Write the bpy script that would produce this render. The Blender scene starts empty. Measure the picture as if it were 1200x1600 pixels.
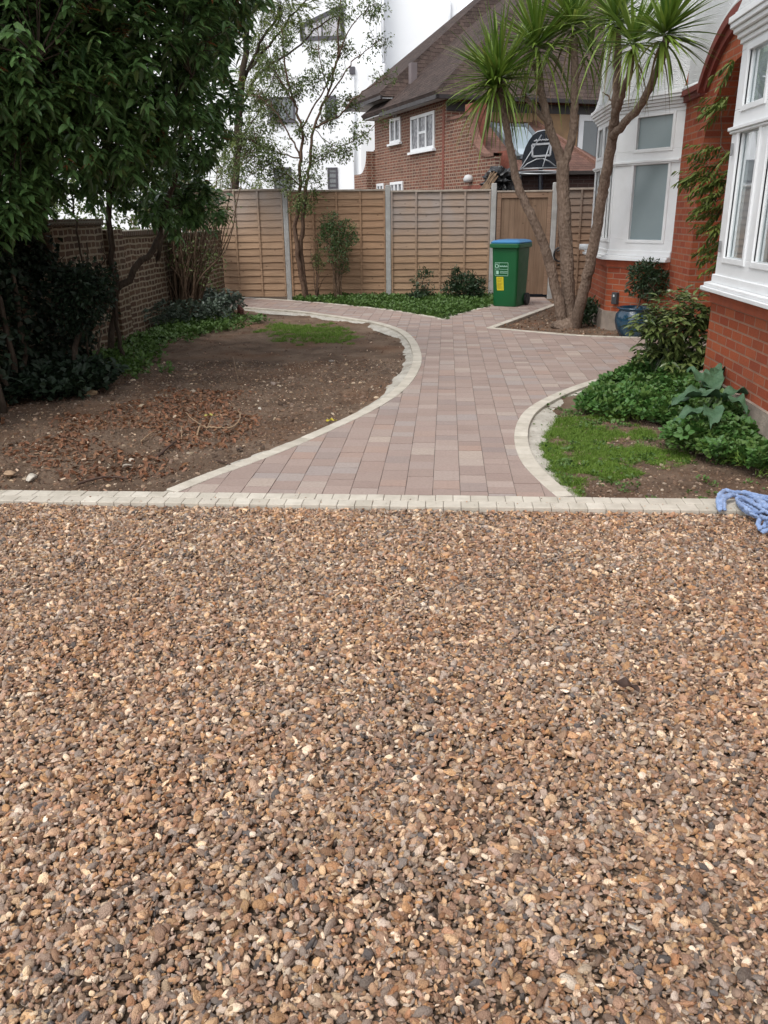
import bpy, math, random
import numpy as np
from mathutils import Vector, Matrix, noise, Euler
PI = math.pi
R = math.radians
rng = np.random.default_rng(7)
random.seed(7)
SC = bpy.context.scene
COL = SC.collection

# ------------------------------------------------------------------ camera, sky, sun, exposure
F_PX, PITCH, YAW, ROLL, EYE = 1280.0, R(20.0), R(4.4), R(0.7), 1.55
fw = np.array([-math.sin(YAW)*math.cos(PITCH), math.cos(YAW)*math.cos(PITCH), -math.sin(PITCH)])
rt0 = np.array([math.cos(YAW), math.sin(YAW), 0.0]); up0 = np.cross(rt0, fw)
rt = rt0*math.cos(ROLL)-up0*math.sin(ROLL); up = up0*math.cos(ROLL)+rt0*math.sin(ROLL)
CP = np.array([0, 0, EYE])
cam = bpy.data.cameras.new('camera'); co = bpy.data.objects.new('camera', cam); COL.objects.link(co)
co.matrix_world = Matrix(((rt[0], up[0], -fw[0], 0), (rt[1], up[1], -fw[1], 0), (rt[2], up[2], -fw[2], EYE), (0, 0, 0, 1)))
cam.sensor_fit = 'VERTICAL'; cam.sensor_height = 24.0; cam.lens = 24.0*F_PX/1600.0
cam.clip_start = 0.05; cam.clip_end = 2000
SC.camera = co
SUN_EL, SUN_AZ = R(58), R(215)      # azimuth measured clockwise from +Y
w = bpy.data.worlds.new('World'); SC.world = w; w.use_nodes = True
wn = w.node_tree; wn.nodes.clear()
sky = wn.nodes.new('ShaderNodeTexSky'); sky.sky_type = 'NISHITA'; sky.sun_disc = False
sky.sun_elevation = SUN_EL; sky.sun_rotation = SUN_AZ; sky.air_density = 1.0; sky.dust_density = 1.0; sky.ozone_density = 1.0
hs = wn.nodes.new('ShaderNodeHueSaturation'); hs.inputs['Saturation'].default_value = 0.22
bg = wn.nodes.new('ShaderNodeBackground'); bg.inputs[1].default_value = 0.15
wo = wn.nodes.new('ShaderNodeOutputWorld')
wn.links.new(sky.outputs[0], hs.inputs['Color']); wn.links.new(hs.outputs[0], bg.inputs[0]); wn.links.new(bg.outputs[0], wo.inputs[0])
sl = bpy.data.lights.new('sun', 'SUN'); sl.energy = 1.0; sl.angle = R(28); sl.color = (1.0, 0.96, 0.9)
so = bpy.data.objects.new('sun', sl); COL.objects.link(so)
sd = Vector((math.sin(SUN_AZ)*math.cos(SUN_EL), math.cos(SUN_AZ)*math.cos(SUN_EL), math.sin(SUN_EL)))
so.rotation_euler = sd.to_track_quat('Z', 'Y').to_euler()
SC.view_settings.view_transform = 'Standard'; SC.view_settings.look = 'None'
SC.view_settings.exposure = 1.08; SC.view_settings.gamma = 1.0

# ------------------------------------------------------------------ survey helpers: where a sight line of the photo meets a real plane
def ray(x, y): return fw+rt*(x-600)/F_PX-up*(y-800)/F_PX
def g(x, y, z=0.0):
    d = ray(x, y); return CP+d*(z-EYE)/d[2]
def aty(x, y, Y):
    d = ray(x, y); return CP+d*Y/d[1]

# ------------------------------------------------------------------ mesh builder
class MB:
    def __init__(s): s.V = []; s.F = []; s.n = 0
    def add(s, v, f):
        v = np.asarray(v, float).reshape(-1, 3); s.V.append(v)
        if isinstance(f, np.ndarray): s.F += (f+s.n).tolist()
        else: s.F += [[i+s.n for i in q] for q in f]
        s.n += len(v); return s
    def box(s, x0, x1, y0, y1, z0, z1, m=None):
        v = np.array([(x, y, z) for z in (z0, z1) for y in (y0, y1) for x in (x0, x1)], float)
        if m is not None: v = v@np.array(m.to_3x3()).T+np.array(m.to_translation())
        return s.add(v, [[0, 2, 3, 1], [4, 5, 7, 6], [0, 1, 5, 4], [1, 3, 7, 5], [3, 2, 6, 7], [2, 0, 4, 6]])
    def bar(s, a, b, w_, h_, upv=(0, 0, 1)):
        a = Vector(a); b = Vector(b); d = (b-a); L = d.length; d.normalize(); u = Vector(upv)
        sd_ = d.cross(u).normalized(); u = sd_.cross(d)
        v = [a+d*L*t+sd_*w_*.5*i+u*h_*.5*j for t in (0, 1) for j in (-1, 1) for i in (-1, 1)]
        return s.add([tuple(q) for q in v], [[0, 2, 3, 1], [4, 5, 7, 6], [0, 1, 5, 4], [1, 3, 7, 5], [3, 2, 6, 7], [2, 0, 4, 6]])
    def prism(s, poly, z0, z1, bottom=False):
        n = len(poly); v = [(p[0], p[1], z0) for p in poly]+[(p[0], p[1], z1) for p in poly]
        f = [[i, (i+1) % n, n+(i+1) % n, n+i] for i in range(n)]+[list(range(n, 2*n))]
        if bottom: f.append(list(range(n))[::-1])
        return s.add(v, f)
    def poly3(s, pts): return s.add(pts, [list(range(len(pts)))])
    def slab(s, pts, thick):              # a planar polygon given thickness along its own normal
        P = [Vector(p) for p in pts]; n = (P[1]-P[0]).cross(P[2]-P[1]).normalized(); k = len(P)
        v = [tuple(p) for p in P]+[tuple(p-n*thick) for p in P]
        return s.add(v, [list(range(k)), list(range(k, 2*k))[::-1]]+[[(i+1) % k, i, k+i, k+(i+1) % k] for i in range(k)])
    def tube(s, pts, rad, sides=8, cap=True):
        P = [Vector(p) for p in pts]; n = len(P)
        if not hasattr(rad, '__len__'): rad = [rad]*n
        a = None; V = []
        for i in range(n):
            d = (P[min(i+1, n-1)]-P[max(i-1, 0)]).normalized()
            if a is None: a = d.orthogonal().normalized()
            else: a = (a-d*a.dot(d)).normalized()
            b = d.cross(a)
            for k in range(sides):
                t = 2*PI*k/sides; V.append(tuple(P[i]+(a*math.cos(t)+b*math.sin(t))*rad[i]))
        Fc = [[i*sides+k, i*sides+(k+1) % sides, (i+1)*sides+(k+1) % sides, (i+1)*sides+k] for i in range(n-1) for k in range(sides)]
        if cap: Fc += [list(range(sides))[::-1], [(n-1)*sides+k for k in range(sides)]]
        return s.add(V, Fc)
    def lathe(s, prof, c, seg=32):
        V = [(c[0]+r*math.cos(2*PI*k/seg), c[1]+r*math.sin(2*PI*k/seg), c[2]+z) for r, z in prof for k in range(seg)]
        Fc = [[i*seg+k, i*seg+(k+1) % seg, (i+1)*seg+(k+1) % seg, (i+1)*seg+k] for i in range(len(prof)-1) for k in range(seg)]
        return s.add(V, Fc)
    def build(s, name, m, parent=None, smooth=False, bevel=0, **kw):
        me = bpy.data.meshes.new(name); me.from_pydata(np.concatenate(s.V).tolist() if s.V else [], [], s.F); me.update()
        if m: me.materials.append(m)
        if smooth: me.polygons.foreach_set('use_smooth', [True]*len(me.polygons))
        o = bpy.data.objects.new(name, me); COL.objects.link(o)
        if parent:
            o.parent = parent; o.matrix_parent_inverse = Matrix.Translation(-Vector(parent.location)) if not parent.rotation_euler.z else parent_m(parent).inverted()
        if bevel:
            b = o.modifiers.new('bevel', 'BEVEL'); b.width = bevel; b.segments = 2; b.limit_method = 'ANGLE'; b.angle_limit = R(35)
        if kw: tag(o, **kw)
        return o
def parent_m(p): return Matrix.Translation(p.location) @ p.rotation_euler.to_matrix().to_4x4()
def tag(o, label=None, cat=None, group=None, kind=None):
    if label: o['label'] = label
    if cat: o['category'] = cat
    if group: o['group'] = group
    if kind: o['kind'] = kind
    return o
def thing(name, label, cat, loc=(0, 0, 0), group=None):
    o = bpy.data.objects.new(name, None); COL.objects.link(o); o.location = loc; o.empty_display_size = .1
    return tag(o, label, cat, group)

# ------------------------------------------------------------------ materials
class T:
    def __init__(s, name):
        s.m = bpy.data.materials.new(name); s.m.use_nodes = True; s.t = s.m.node_tree; s.t.nodes.clear()
        s.out = s.t.nodes.new('ShaderNodeOutputMaterial'); s.p = s('BsdfPrincipled'); s.t.links.new(s.p.outputs[0], s.out.inputs[0])
    def __call__(s, typ, ins=None, **pr):
        n = s.t.nodes.new('ShaderNode'+typ)
        for k, v in pr.items(): setattr(n, k, v)
        for k, v in (ins or {}).items(): s.set(n, k, v)
        return n
    def set(s, n, k, v):
        if isinstance(v, bpy.types.NodeSocket): s.t.links.new(v, n.inputs[k])
        else:
            if isinstance(v, tuple) and len(v) == 3 and n.inputs[k].type == 'RGBA': v = v+(1,)
            n.inputs[k].default_value = v
    def bs(s, **k):
        for a, b in k.items(): s.set(s.p, a.replace('_', ' '), b)
    def mix(s, f, a, b, mode='MIX'):
        n = s('Mix', None, data_type='RGBA', blend_type=mode)
        s.set(n, 0, f); s.set(n, 6, a); s.set(n, 7, b); return n.outputs[2]
    def math(s, op, a, b=0.0, clamp=False):
        n = s('Math', {0: a, 1: b}, operation=op); n.use_clamp = clamp; return n.outputs[0]
    def noise(s, sc, vec=None, det=4, rough=.55):
        n = s('TexNoise', {'Scale': sc, 'Detail': det, 'Roughness': rough})
        s.set(n, 'Vector', vec if vec is not None else s.pos()); return n.outputs[0]
    def pos(s): return s('NewGeometry').outputs['Position']
    def ramp(s, f, stops, mode='LINEAR'):
        n = s('ValToRGB', {0: f}); r = n.color_ramp; r.interpolation = mode
        while len(r.elements) < len(stops): r.elements.new(1)
        for e, (p, c) in zip(r.elements, stops):
            e.position = p; e.color = (c if len(c) == 4 else c+(1,))
        return n.outputs[0]
    def rng(s, f, a, b, c=0., d=1.): return s('MapRange', {0: f, 1: a, 2: b, 3: c, 4: d}).outputs[0]
    def bump(s, h, dist=.01, st=1.0, nrm=None):
        i = {'Height': h, 'Distance': dist, 'Strength': st}
        if nrm is not None: i['Normal'] = nrm
        n = s('Bump', i); s.set(s.p, 'Normal', n.outputs[0]); return n.outputs[0]
    def wall_uv(s):
        ge = s('NewGeometry'); z = s('CombineXYZ', {2: 1.0})
        c = s('VectorMath', {0: z.outputs[0], 1: ge.outputs['True Normal']}, operation='CROSS_PRODUCT')
        nz = s('VectorMath', {0: c.outputs[0]}, operation='NORMALIZE')
        b = s('VectorMath', {0: ge.outputs['True Normal'], 1: nz.outputs[0]}, operation='CROSS_PRODUCT')
        u = s('VectorMath', {0: ge.outputs['Position'], 1: nz.outputs[0]}, operation='DOT_PRODUCT').outputs['Value']
        v = s('VectorMath', {0: ge.outputs['Position'], 1: b.outputs[0]}, operation='DOT_PRODUCT').outputs['Value']
        return u, v, s('CombineXYZ', {0: u, 1: v}).outputs[0]

def simple(name, col, rough=.6, var=.2, sc=6., bump=0., bsc=40., metal=0., spec=.5, dirt=None):
    t = T(name); n = t.noise(sc, det=6)
    a = tuple(c*(1-var) for c in col); b = tuple(min(1, c*(1+var)) for c in col)
    c = t.mix(t.rng(n, .3, .7), a, b)
    if dirt: c = t.mix(t.rng(t.noise(sc*.37+1.3, det=8, rough=.7), .5, .75, 0, dirt[1]), c, dirt[0])
    t.bs(Base_Color=c, Roughness=t.rng(t.noise(sc*2), .3, .7, rough*.85, min(1, rough*1.12)), Metallic=metal, Specular_IOR_Level=spec)
    if bump: t.bump(t.noise(bsc, det=6), bump)
    return t.m

def brickmat(name, cols, mortar, bw=.225, bh=.075, ms=.010, bump=.006, rough=.85, stain=None, warp=0.0, flemish=False):
    t = T(name); u, v, uv = t.wall_uv()
    if warp:
        nn = t.noise(3.0, det=3); uv = t('VectorMath', {0: uv, 1: t('CombineXYZ', {0: t.rng(nn, .3, .7, -warp, warp), 1: t.rng(t.noise(4.1, det=3), .3, .7, -warp, warp)}).outputs[0]}, operation='ADD').outputs[0]
    br = t('TexBrick', {'Vector': uv, 'Color1': (0, 0, 0), 'Color2': (1, 1, 1), 'Mortar': (0, 0, 0), 'Scale': 1.0, 'Mortar Size': ms, 'Mortar Smooth': .15, 'Bias': 0., 'Brick Width': bw, 'Row Height': bh})
    br.offset = .5
    if flemish: br.squash = .55; br.squash_frequency = 2
    c = t.ramp(br.outputs['Color'], [(i/(len(cols)-1), q) for i, q in enumerate(cols)])
    c = t.mix(t.rng(t.noise(60, det=5), .35, .7, 0, .35), c, tuple(x*.45 for x in cols[0]))
    c = t.mix(br.outputs['Fac'], c, t.mix(t.rng(t.noise(9), .3, .7), tuple(x*.75 for x in mortar), mortar))
    if stain: c = t.mix(t.rng(t.noise(1.1, det=7, rough=.65), .45, .75, 0, stain[1]), c, stain[0])
    t.bs(Base_Color=c, Roughness=rough, Specular_IOR_Level=.25)
    h = t.math('SUBTRACT', t.math('MULTIPLY', t.noise(70, det=5), .35), br.outputs['Fac'])
    t.bump(h, bump)
    return t.m

def tilemat(name, ca, cb, w_=.17, h_=.10, bump=.03):
    t = T(name); u, v, uv = t.wall_uv()
    br = t('TexBrick', {'Vector': uv, 'Color1': (0, 0, 0), 'Color2': (1, 1, 1), 'Mortar': (0, 0, 0), 'Scale': 1.0, 'Mortar Size': .004, 'Mortar Smooth': .2, 'Bias': 0., 'Brick Width': w_, 'Row Height': h_})
    fr = t.math('FRACT', t.math('DIVIDE', v, h_))
    c = t.mix(br.outputs['Color'], ca, cb)
    c = t.mix(t.rng(t.noise(.8, det=7, rough=.7), .4, .7, 0, .55), c, tuple(x*.6 for x in ca))
    c = t.mix(t.rng(t.noise(25, det=4), .55, .75, 0, .35), c, (.16, .15, .09))
    t.bs(Base_Color=c, Roughness=.9, Specular_IOR_Level=.2)
    h = t.math('SUBTRACT', t.math('MULTIPLY', fr, -1.0), t.math('MULTIPLY', br.outputs['Fac'], .4))
    h = t.math('ADD', h, t.math('MULTIPLY', br.outputs['Color'], .25))
    t.bump(h, bump)
    return t.m

def woodmat(name, base, dark, grey=None, gz=1.3, vert=False, amt=1.0, knots=True):
    t = T(name); p = t.pos()
    mp = t('Mapping', {'Vector': p, 'Scale': (2.2, 2.2, 40) if not vert else (45, 45, 1.6)}).outputs[0]
    n1 = t.noise(1.4, mp, det=6); n2 = t.noise(2.3, p, det=4)
    isl = t('NewGeometry').outputs['Random Per Island']
    c = t.mix(t.rng(n1, .35, .68), base, dark)
    c = t.mix(t.rng(isl, 0, 1, 0, .45), c, tuple(min(1, x*1.35) for x in base))
    c = t.mix(t.rng(n2, .4, .7, 0, .45), c, tuple(x*.62 for x in base))
    if grey:
        z = t('SeparateXYZ', {0: p}).outputs[2]
        f = t.math('MULTIPLY', t.rng(z, gz-.5, gz+.35), t.rng(n2, .3, .6, .45, 1.0)); c = t.mix(t.math('MULTIPLY', f, amt), c, grey)
    if knots:
        kp = t('Mapping', {'Vector': p, 'Scale': (5, 5, 9)}).outputs[0]
        vo = t('TexVoronoi', {'Vector': kp, 'Scale': 1.0, 'Randomness': 1.0}).outputs['Distance']
        c = t.mix(t.rng(vo, .04, .13, .75, 0), c, tuple(x*.25 for x in dark))
    t.bs(Base_Color=c, Roughness=.85, Specular_IOR_Level=.2)
    t.bump(n1, .004)
    return t.m

def leafmat(name, cols, rough=.45, trans=.3, spec=.5, obj=False):
    t = T(name); ge = t('NewGeometry')
    r = ge.outputs['Random Per Island']
    if obj: r = t.math('FRACT', t.math('ADD', r, t('ObjectInfo').outputs['Random']))
    c = t.ramp(r, [(i/(len(cols)-1), q) for i, q in enumerate(cols)])
    c = t.mix(t.rng(t.noise(2.5, det=3), .35, .65, 0, .35), c, tuple(x*.6 for x in cols[0]))
    c = t.mix(t.math('MULTIPLY', ge.outputs['Backfacing'], .35), c, tuple(min(1, x*1.6+.01) for x in cols[len(cols)//2]))
    t.bs(Base_Color=c, Roughness=rough, Specular_IOR_Level=spec)
    tr = t('BsdfTranslucent', {'Color': c}); mx = t('MixShader', {0: trans}); t.t.links.new(t.p.outputs[0], mx.inputs[1]); t.t.links.new(tr.outputs[0], mx.inputs[2])
    t.t.links.new(mx.outputs[0], t.out.inputs[0])
    return t.m

def barkmat(name, a, b, sc=30, bump=.008, vs=.35):
    t = T(name); p = t('Mapping', {'Vector': t.pos(), 'Scale': (1, 1, vs)}).outputs[0]
    n = t.noise(sc, p, det=7, rough=.65); v = t('TexVoronoi', {'Vector': p, 'Scale': sc*1.3}).outputs['Distance']
    c = t.mix(t.rng(n, .35, .65), a, b); c = t.mix(t.rng(t.noise(3), .4, .7, 0, .5), c, tuple(x*.55 for x in a))
    t.bs(Base_Color=c, Roughness=.92, Specular_IOR_Level=.15)
    t.bump(t.math('ADD', n, v), bump); return t.m

# ------------------------------------------------------------------ foliage builders (every leaf is its own small folded mesh)
def unit(a): return a/np.maximum(np.linalg.norm(a, axis=-1, keepdims=True), 1e-9)
def leaf_long(mb, P, D, L, W, droop=.25, fold=.25):
    P = np.asarray(P); n = len(P); D = unit(D); dn = np.array([0, 0, -1.0])
    S = unit(np.cross(D, np.array([0, 0, 1.0])+rng.normal(0, .35, (n, 3)))); N = unit(np.cross(S, D))
    N = N*np.sign(N[:, 2:3]+1e-6); L = np.asarray(L)[:, None]; W = np.asarray(W)[:, None]
    def c(t): return P+D*L*t+dn*droop*L*t*t
    V = [c(0)]
    for t_, w_ in ((.3, .9), (.68, .75)):
        m = c(t_); V += [m-S*W*.5*w_+N*fold*W*.5, m, m+S*W*.5*w_+N*fold*W*.5]
    V.append(c(1)); V = np.stack(V, 1).reshape(-1, 3)
    b = (np.arange(n)*8)[:, None]
    f3 = np.concatenate([b+[0, 1, 2], b+[0, 2, 3], b+[4, 7, 5], b+[5, 7, 6]]); f4 = np.concatenate([b+[1, 4, 5, 2], b+[2, 5, 6, 3]])
    k = mb.n; mb.V.append(V); mb.F += (f3+k).tolist()+(f4+k).tolist(); mb.n += len(V)
def leaf_small(mb, P, D, L, W, fold=.3):
    P = np.asarray(P); n = len(P); D = unit(D)
    S = unit(np.cross(D, rng.normal(0, 1, (n, 3))+np.array([0, 0, 1.2]))); N = unit(np.cross(S, D)); L = np.asarray(L)[:, None]; W = np.asarray(W)[:, None]
    m = P+D*L*.45
    V = np.stack([P, m-S*W*.5+N*fold*W*.5, P+D*L, m+S*W*.5+N*fold*W*.5], 1).reshape(-1, 3); b = (np.arange(n)*4)[:, None]
    f = np.concatenate([b+[0, 1, 2], b+[0, 2, 3]]); k = mb.n; mb.V.append(V); mb.F += (f+k).tolist(); mb.n += len(V)
def strap(mb, P, D, L, W, droop, seg=6):
    n = len(P); D = unit(D); S = unit(np.cross(D, np.array([0, 0, 1.0])+rng.normal(0, .15, (n, 3)))); N = unit(np.cross(S, D)); L = np.asarray(L)[:, None]; W = np.asarray(W)[:, None]; dr = np.asarray(droop)[:, None]
    V = []
    for i in range(seg+1):
        t_ = i/seg; w_ = min(1, .55+t_*2.2)*(1-t_**2.6)+.02
        c = P+D*L*(t_-.12*dr*t_*t_)+np.array([0, 0, -1.0])*dr*L*t_**2.2
        V += [c-S*W*.5*w_, c+N*W*.12*w_*-1, c+S*W*.5*w_]
    V = np.stack(V, 1).reshape(-1, 3); m = 3*(seg+1); b = (np.arange(n)*m)[:, None]; f = []
    for i in range(seg):
        a = 3*i; f += [b+[a, a+3, a+4, a+1], b+[a+1, a+4, a+5, a+2]]
    f = np.concatenate(f); k = mb.n; mb.V.append(V); mb.F += (f+k).tolist(); mb.n += len(V)

def blob_tips(blobs, dens, thr=-.25, nsc=1.6, shell=.5):
    """points through the outer half of several ellipsoids; blob = (centre, radius or (rx,ry,rz))"""
    out = []; nrm = []
    for c, r in blobs:
        r = np.array([r]*3 if not hasattr(r, '__len__') else r, float); n = int(dens*4*PI*(r.prod()**(2/3)))
        d = unit(rng.normal(0, 1, (n, 3))); rr = shell+(1.05-shell)*rng.random(n)**.6
        lump = np.array([1+.22*noise.noise(Vector(tuple(q*2.1))+Vector(tuple(c))) for q in d])
        out.append(np.array(c)+d*r*(rr*lump)[:, None]); nrm.append(d)
    out = np.concatenate(out); nrm = np.concatenate(nrm)
    k = np.array([noise.noise(Vector(tuple(p*nsc))) > thr for p in out]) & (out[:, 2] > .03)
    return out[k], nrm[k]
def jit(p, a): return tuple(np.array(p)+rng.normal(0, a, 3))
def wpath(pts, n=6, a=.02):
    """a slightly wandering line through given points"""
    out = []
    P = [np.array(p, float) for p in pts]
    for i in range(len(P)-1):
        p0 = P[max(i-1, 0)]; p1 = P[i]; p2 = P[i+1]; p3 = P[min(i+2, len(P)-1)]
        for k in range(n):
            t_ = k/n; q = .5*((2*p1)+(-p0+p2)*t_+(2*p0-5*p1+4*p2-p3)*t_*t_+(-p0+3*p1-3*p2+p3)*t_**3)
            out.append(q+(rng.normal(0, a, 3) if (i or k) else 0))
    out.append(P[-1]); return out
def limb(mb, pts, r0, r1, sides=7, n=5, a=.02):
    q = wpath(pts, n, a); m = len(q); mb.tube([tuple(x) for x in q], [r0+(r1-r0)*(i/(m-1))**.85 for i in range(m)], sides); return q
def twigs(mb, tips, nodes, every=7, r=.006):
    nodes = np.array(nodes)
    for p in tips[::every]:
        d = np.linalg.norm(nodes-p, axis=1)+np.maximum(0, nodes[:, 2]-p[2])*.6; q = nodes[d.argmin()]
        if np.linalg.norm(q-p) > .85: q = p+(q-p)*.45/np.linalg.norm(q-p)
        mid = (p+q)/2+rng.normal(0, .04, 3); mid[2] += .03
        mb.tube([tuple(q), tuple(mid), tuple(p)], [r, r*.75, r*.35], 4, cap=False)

# ------------------------------------------------------------------ scatter: one 'stuff' object made of many small pieces
def scatter(name, protos, P, rot, scl, idx, label, cat):
    pc = bpy.data.collections.new(name+'_pieces')
    for i, (me, m) in enumerate(protos):
        me.materials.clear(); me.materials.append(m); pc.objects.link(bpy.data.objects.new('piece_%02d' % i, me))
    me = bpy.data.meshes.new(name); n = len(P); me.vertices.add(n); me.vertices.foreach_set('co', np.asarray(P, np.float32).ravel())
    for nm, tp, dat in (('rot', 'FLOAT_VECTOR', rot), ('scl', 'FLOAT_VECTOR', scl), ('idx', 'INT', idx)):
        at = me.attributes.new(nm, tp, 'POINT'); at.data.foreach_set('vector' if tp != 'INT' else 'value', np.asarray(dat, np.float32 if tp != 'INT' else np.int32).ravel())
    o = bpy.data.objects.new(name, me); COL.objects.link(o)
    ng = bpy.data.node_groups.new(name, 'GeometryNodeTree'); ng.interface.new_socket('Geometry', in_out='INPUT', socket_type='NodeSocketGeometry'); ng.interface.new_socket('Geometry', in_out='OUTPUT', socket_type='NodeSocketGeometry')
    N = ng.nodes.new; L = ng.links.new
    gi = N('NodeGroupInput'); go = N('NodeGroupOutput'); m2p = N('GeometryNodeMeshToPoints'); ip = N('GeometryNodeInstanceOnPoints'); ci = N('GeometryNodeCollectionInfo')
    ci.inputs['Collection'].default_value = pc; ci.inputs['Separate Children'].default_value = True; ci.inputs['Reset Children'].default_value = True
    def attr(nm, tp):
        a = N('GeometryNodeInputNamedAttribute'); a.data_type = tp; a.inputs[0].default_value = nm; return [x for x in a.outputs if x.enabled and x.name == 'Attribute'][0]
    e2r = N('FunctionNodeEulerToRotation')
    L(gi.outputs[0], m2p.inputs['Mesh']); L(m2p.outputs[0], ip.inputs['Points']); L(ci.outputs[0], ip.inputs['Instance'])
    ip.inputs['Pick Instance'].default_value = True
    L(attr('idx', 'INT'), ip.inputs['Instance Index']); L(attr('rot', 'FLOAT_VECTOR'), e2r.inputs[0]); L(e2r.outputs[0], ip.inputs['Rotation']); L(attr('scl', 'FLOAT_VECTOR'), ip.inputs['Scale'])
    L(ip.outputs[0], go.inputs[0])
    md = o.modifiers.new('pieces', 'NODES'); md.node_group = ng
    return tag(o, label, cat, kind='stuff')
def mesh_of(mb, smooth=False):
    me = bpy.data.meshes.new('piece'); me.from_pydata(np.concatenate(mb.V).tolist(), [], mb.F); me.update()
    if smooth: me.polygons.foreach_set('use_smooth', [True]*len(me.polygons))
    return me
import bmesh
def pebble(seed, angular=False, flat=.6):
    rs = random.Random(seed); bm = bmesh.new()
    if angular:
        for _ in range(13):
            v = Vector((rs.gauss(0, 1), rs.gauss(0, 1), rs.gauss(0, 1))).normalized()*rs.uniform(.75, 1.05); bm.verts.new(v)
        r = bmesh.ops.convex_hull(bm, input=bm.verts); 
        bmesh.ops.delete(bm, geom=[v for v in bm.verts if not v.link_faces], context='VERTS')
        bmesh.ops.bevel(bm, geom=list(bm.edges), offset=.10, segments=1, affect='EDGES', clamp_overlap=True)
    else:
        bmesh.ops.create_icosphere(bm, subdivisions=2, radius=1)
        off = Vector((rs.uniform(-50, 50),)*3)
        for v in bm.verts: v.co *= 1+.28*noise.noise(v.co*.9+off)+.12*noise.noise(v.co*2.2+off)
    sx, sy = rs.uniform(.9, 1.55), rs.uniform(.65, .95)
    for v in bm.verts: v.co = Vector((v.co.x*sx, v.co.y*sy, v.co.z*flat*rs.choice((1, 1))))
    bmesh.ops.recalc_face_normals(bm, faces=bm.faces)
    me = bpy.data.meshes.new('pebble'); bm.to_mesh(me); bm.free()
    me.polygons.foreach_set('use_smooth', [not angular]*len(me.polygons)); return me

def inside(poly, P):
    poly = np.array(poly)[:, :2]; x, y = P[:, 0], P[:, 1]; r = np.zeros(len(P), bool); n = len(poly)
    for i in range(n):
        x1, y1 = poly[i]; x2, y2 = poly[(i+1) % n]
        if y1 == y2: continue
        c = ((y1 > y) != (y2 > y)) & (x < (x2-x1)*(y-y1)/(y2-y1)+x1); r ^= c
    return r
def rand_in(poly, n):
    a = np.array(poly)[:, :2]; lo, hi = a.min(0), a.max(0); P = lo+(hi-lo)*rng.random((n*6, 2)); P = P[inside(poly, P)][:n]; return P

# ================================================================== SETTING: plan lines surveyed from the photo
def G(lst): return [g(x, y)[:2] for x, y in lst]
def smooth(P, step=.05):
    P = [np.array(p) for p in P]; out = []
    for i in range(len(P)-1):
        p0 = P[i-1] if i else 2*P[0]-P[1]; p1, p2 = P[i], P[i+1]; p3 = P[i+2] if i+2 < len(P) else 2*P[-1]-P[-2]
        k = max(2, int(np.linalg.norm(p2-p1)/step))
        for j in range(k):
            t_ = j/k; out.append(.5*((2*p1)+(-p0+p2)*t_+(2*p0-5*p1+4*p2-p3)*t_*t_+(-p0+3*p1-3*p2+p3)*t_**3))
    out.append(P[-1]); return np.array(out)
def lowpass(P, k=6):
    P = P.copy()
    for _ in range(k): P[1:-1] = .25*P[:-2]+.5*P[1:-1]+.25*P[2:]
    return P
YK1, YK0 = 4.54, 4.34
LK = G([(277, 770), (340, 743), (420, 715), (475, 692), (530, 667), (572, 647.5), (616, 622), (639.5, 602), (654, 580), (659.5, 561), (654, 540), (645, 526.8), (626.7, 514), (590, 503), (558.8, 498), (516.7, 492), (465, 485.5), (387.5, 480), (335.8, 475)])
LK = lowpass(smooth(LK+[np.array([-5.2, g(335, 475)[1]+.15])]), 30)
NK = lowpass(smooth([np.array([-5.2, 16.3])]+G([(335.8, 463.8), (439, 469), (542.5, 477.5), (620, 486.5), (652.5, 492), (692.8, 499.2)])), 20)
NK2 = smooth(G([(692.8, 499.2), (722.5, 490.2), (768, 478)])+[np.array([.98, 15.55])])
PK1 = smooth([np.array([1.9, 15.2]), *G([(759, 512.5)])])
PK2 = smooth(G([(759, 512.5), (845, 520.2), (915, 525.5), (1006, 528.5)])+[np.array([2.84, 10.78])])
RK = G([(870.8, 777.5), (843, 753), (823, 735), (810, 715), (804, 696), (803, 678), (807.5, 660), (818, 643), (838, 629), (863, 616.7), (896.7, 603), (930, 592.5), (955, 586.7)])
RK = lowpass(smooth(RK+[np.array([2.1, 8.62]), np.array([2.84, 8.72])]), 20)
LK[0][1] = YK1; RK[0][1] = YK1
PATH = list(LK)+[np.array([-5.2, 16.3])]+list(NK[1:])+list(NK2[1:])+[np.array([1.0, 16.5]), np.array([1.9, 16.5])]+list(PK1)+list(PK2[1:])+[np.array([2.84, 8.72])]+list(RK[::-1][1:])

def offset(P, d):
    t_ = np.gradient(P, axis=0); t_ /= np.linalg.norm(t_, axis=1)[:, None]; return P+np.stack([-t_[:, 1], t_[:, 0]], 1)*d

# ground sheet to the horizon, lowered inside the garden by real earth beds on top
t = T('earth'); p = t.pos()
c = t.mix(t.rng(t.noise(3, det=8), .35, .65), (.045, .03, .02), (.095, .066, .045))
t.bs(Base_Color=c, Roughness=.95, Specular_IOR_Level=.1); t.bump(t.noise(60, det=8), .01); EARTH = t.m
m_ = MB(); m_.poly3([(-400, -400, -.16), (400, -400, -.16), (400, 600, -.16), (-400, 600, -.16)]); m_.build('ground', EARTH, kind='structure')

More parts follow.
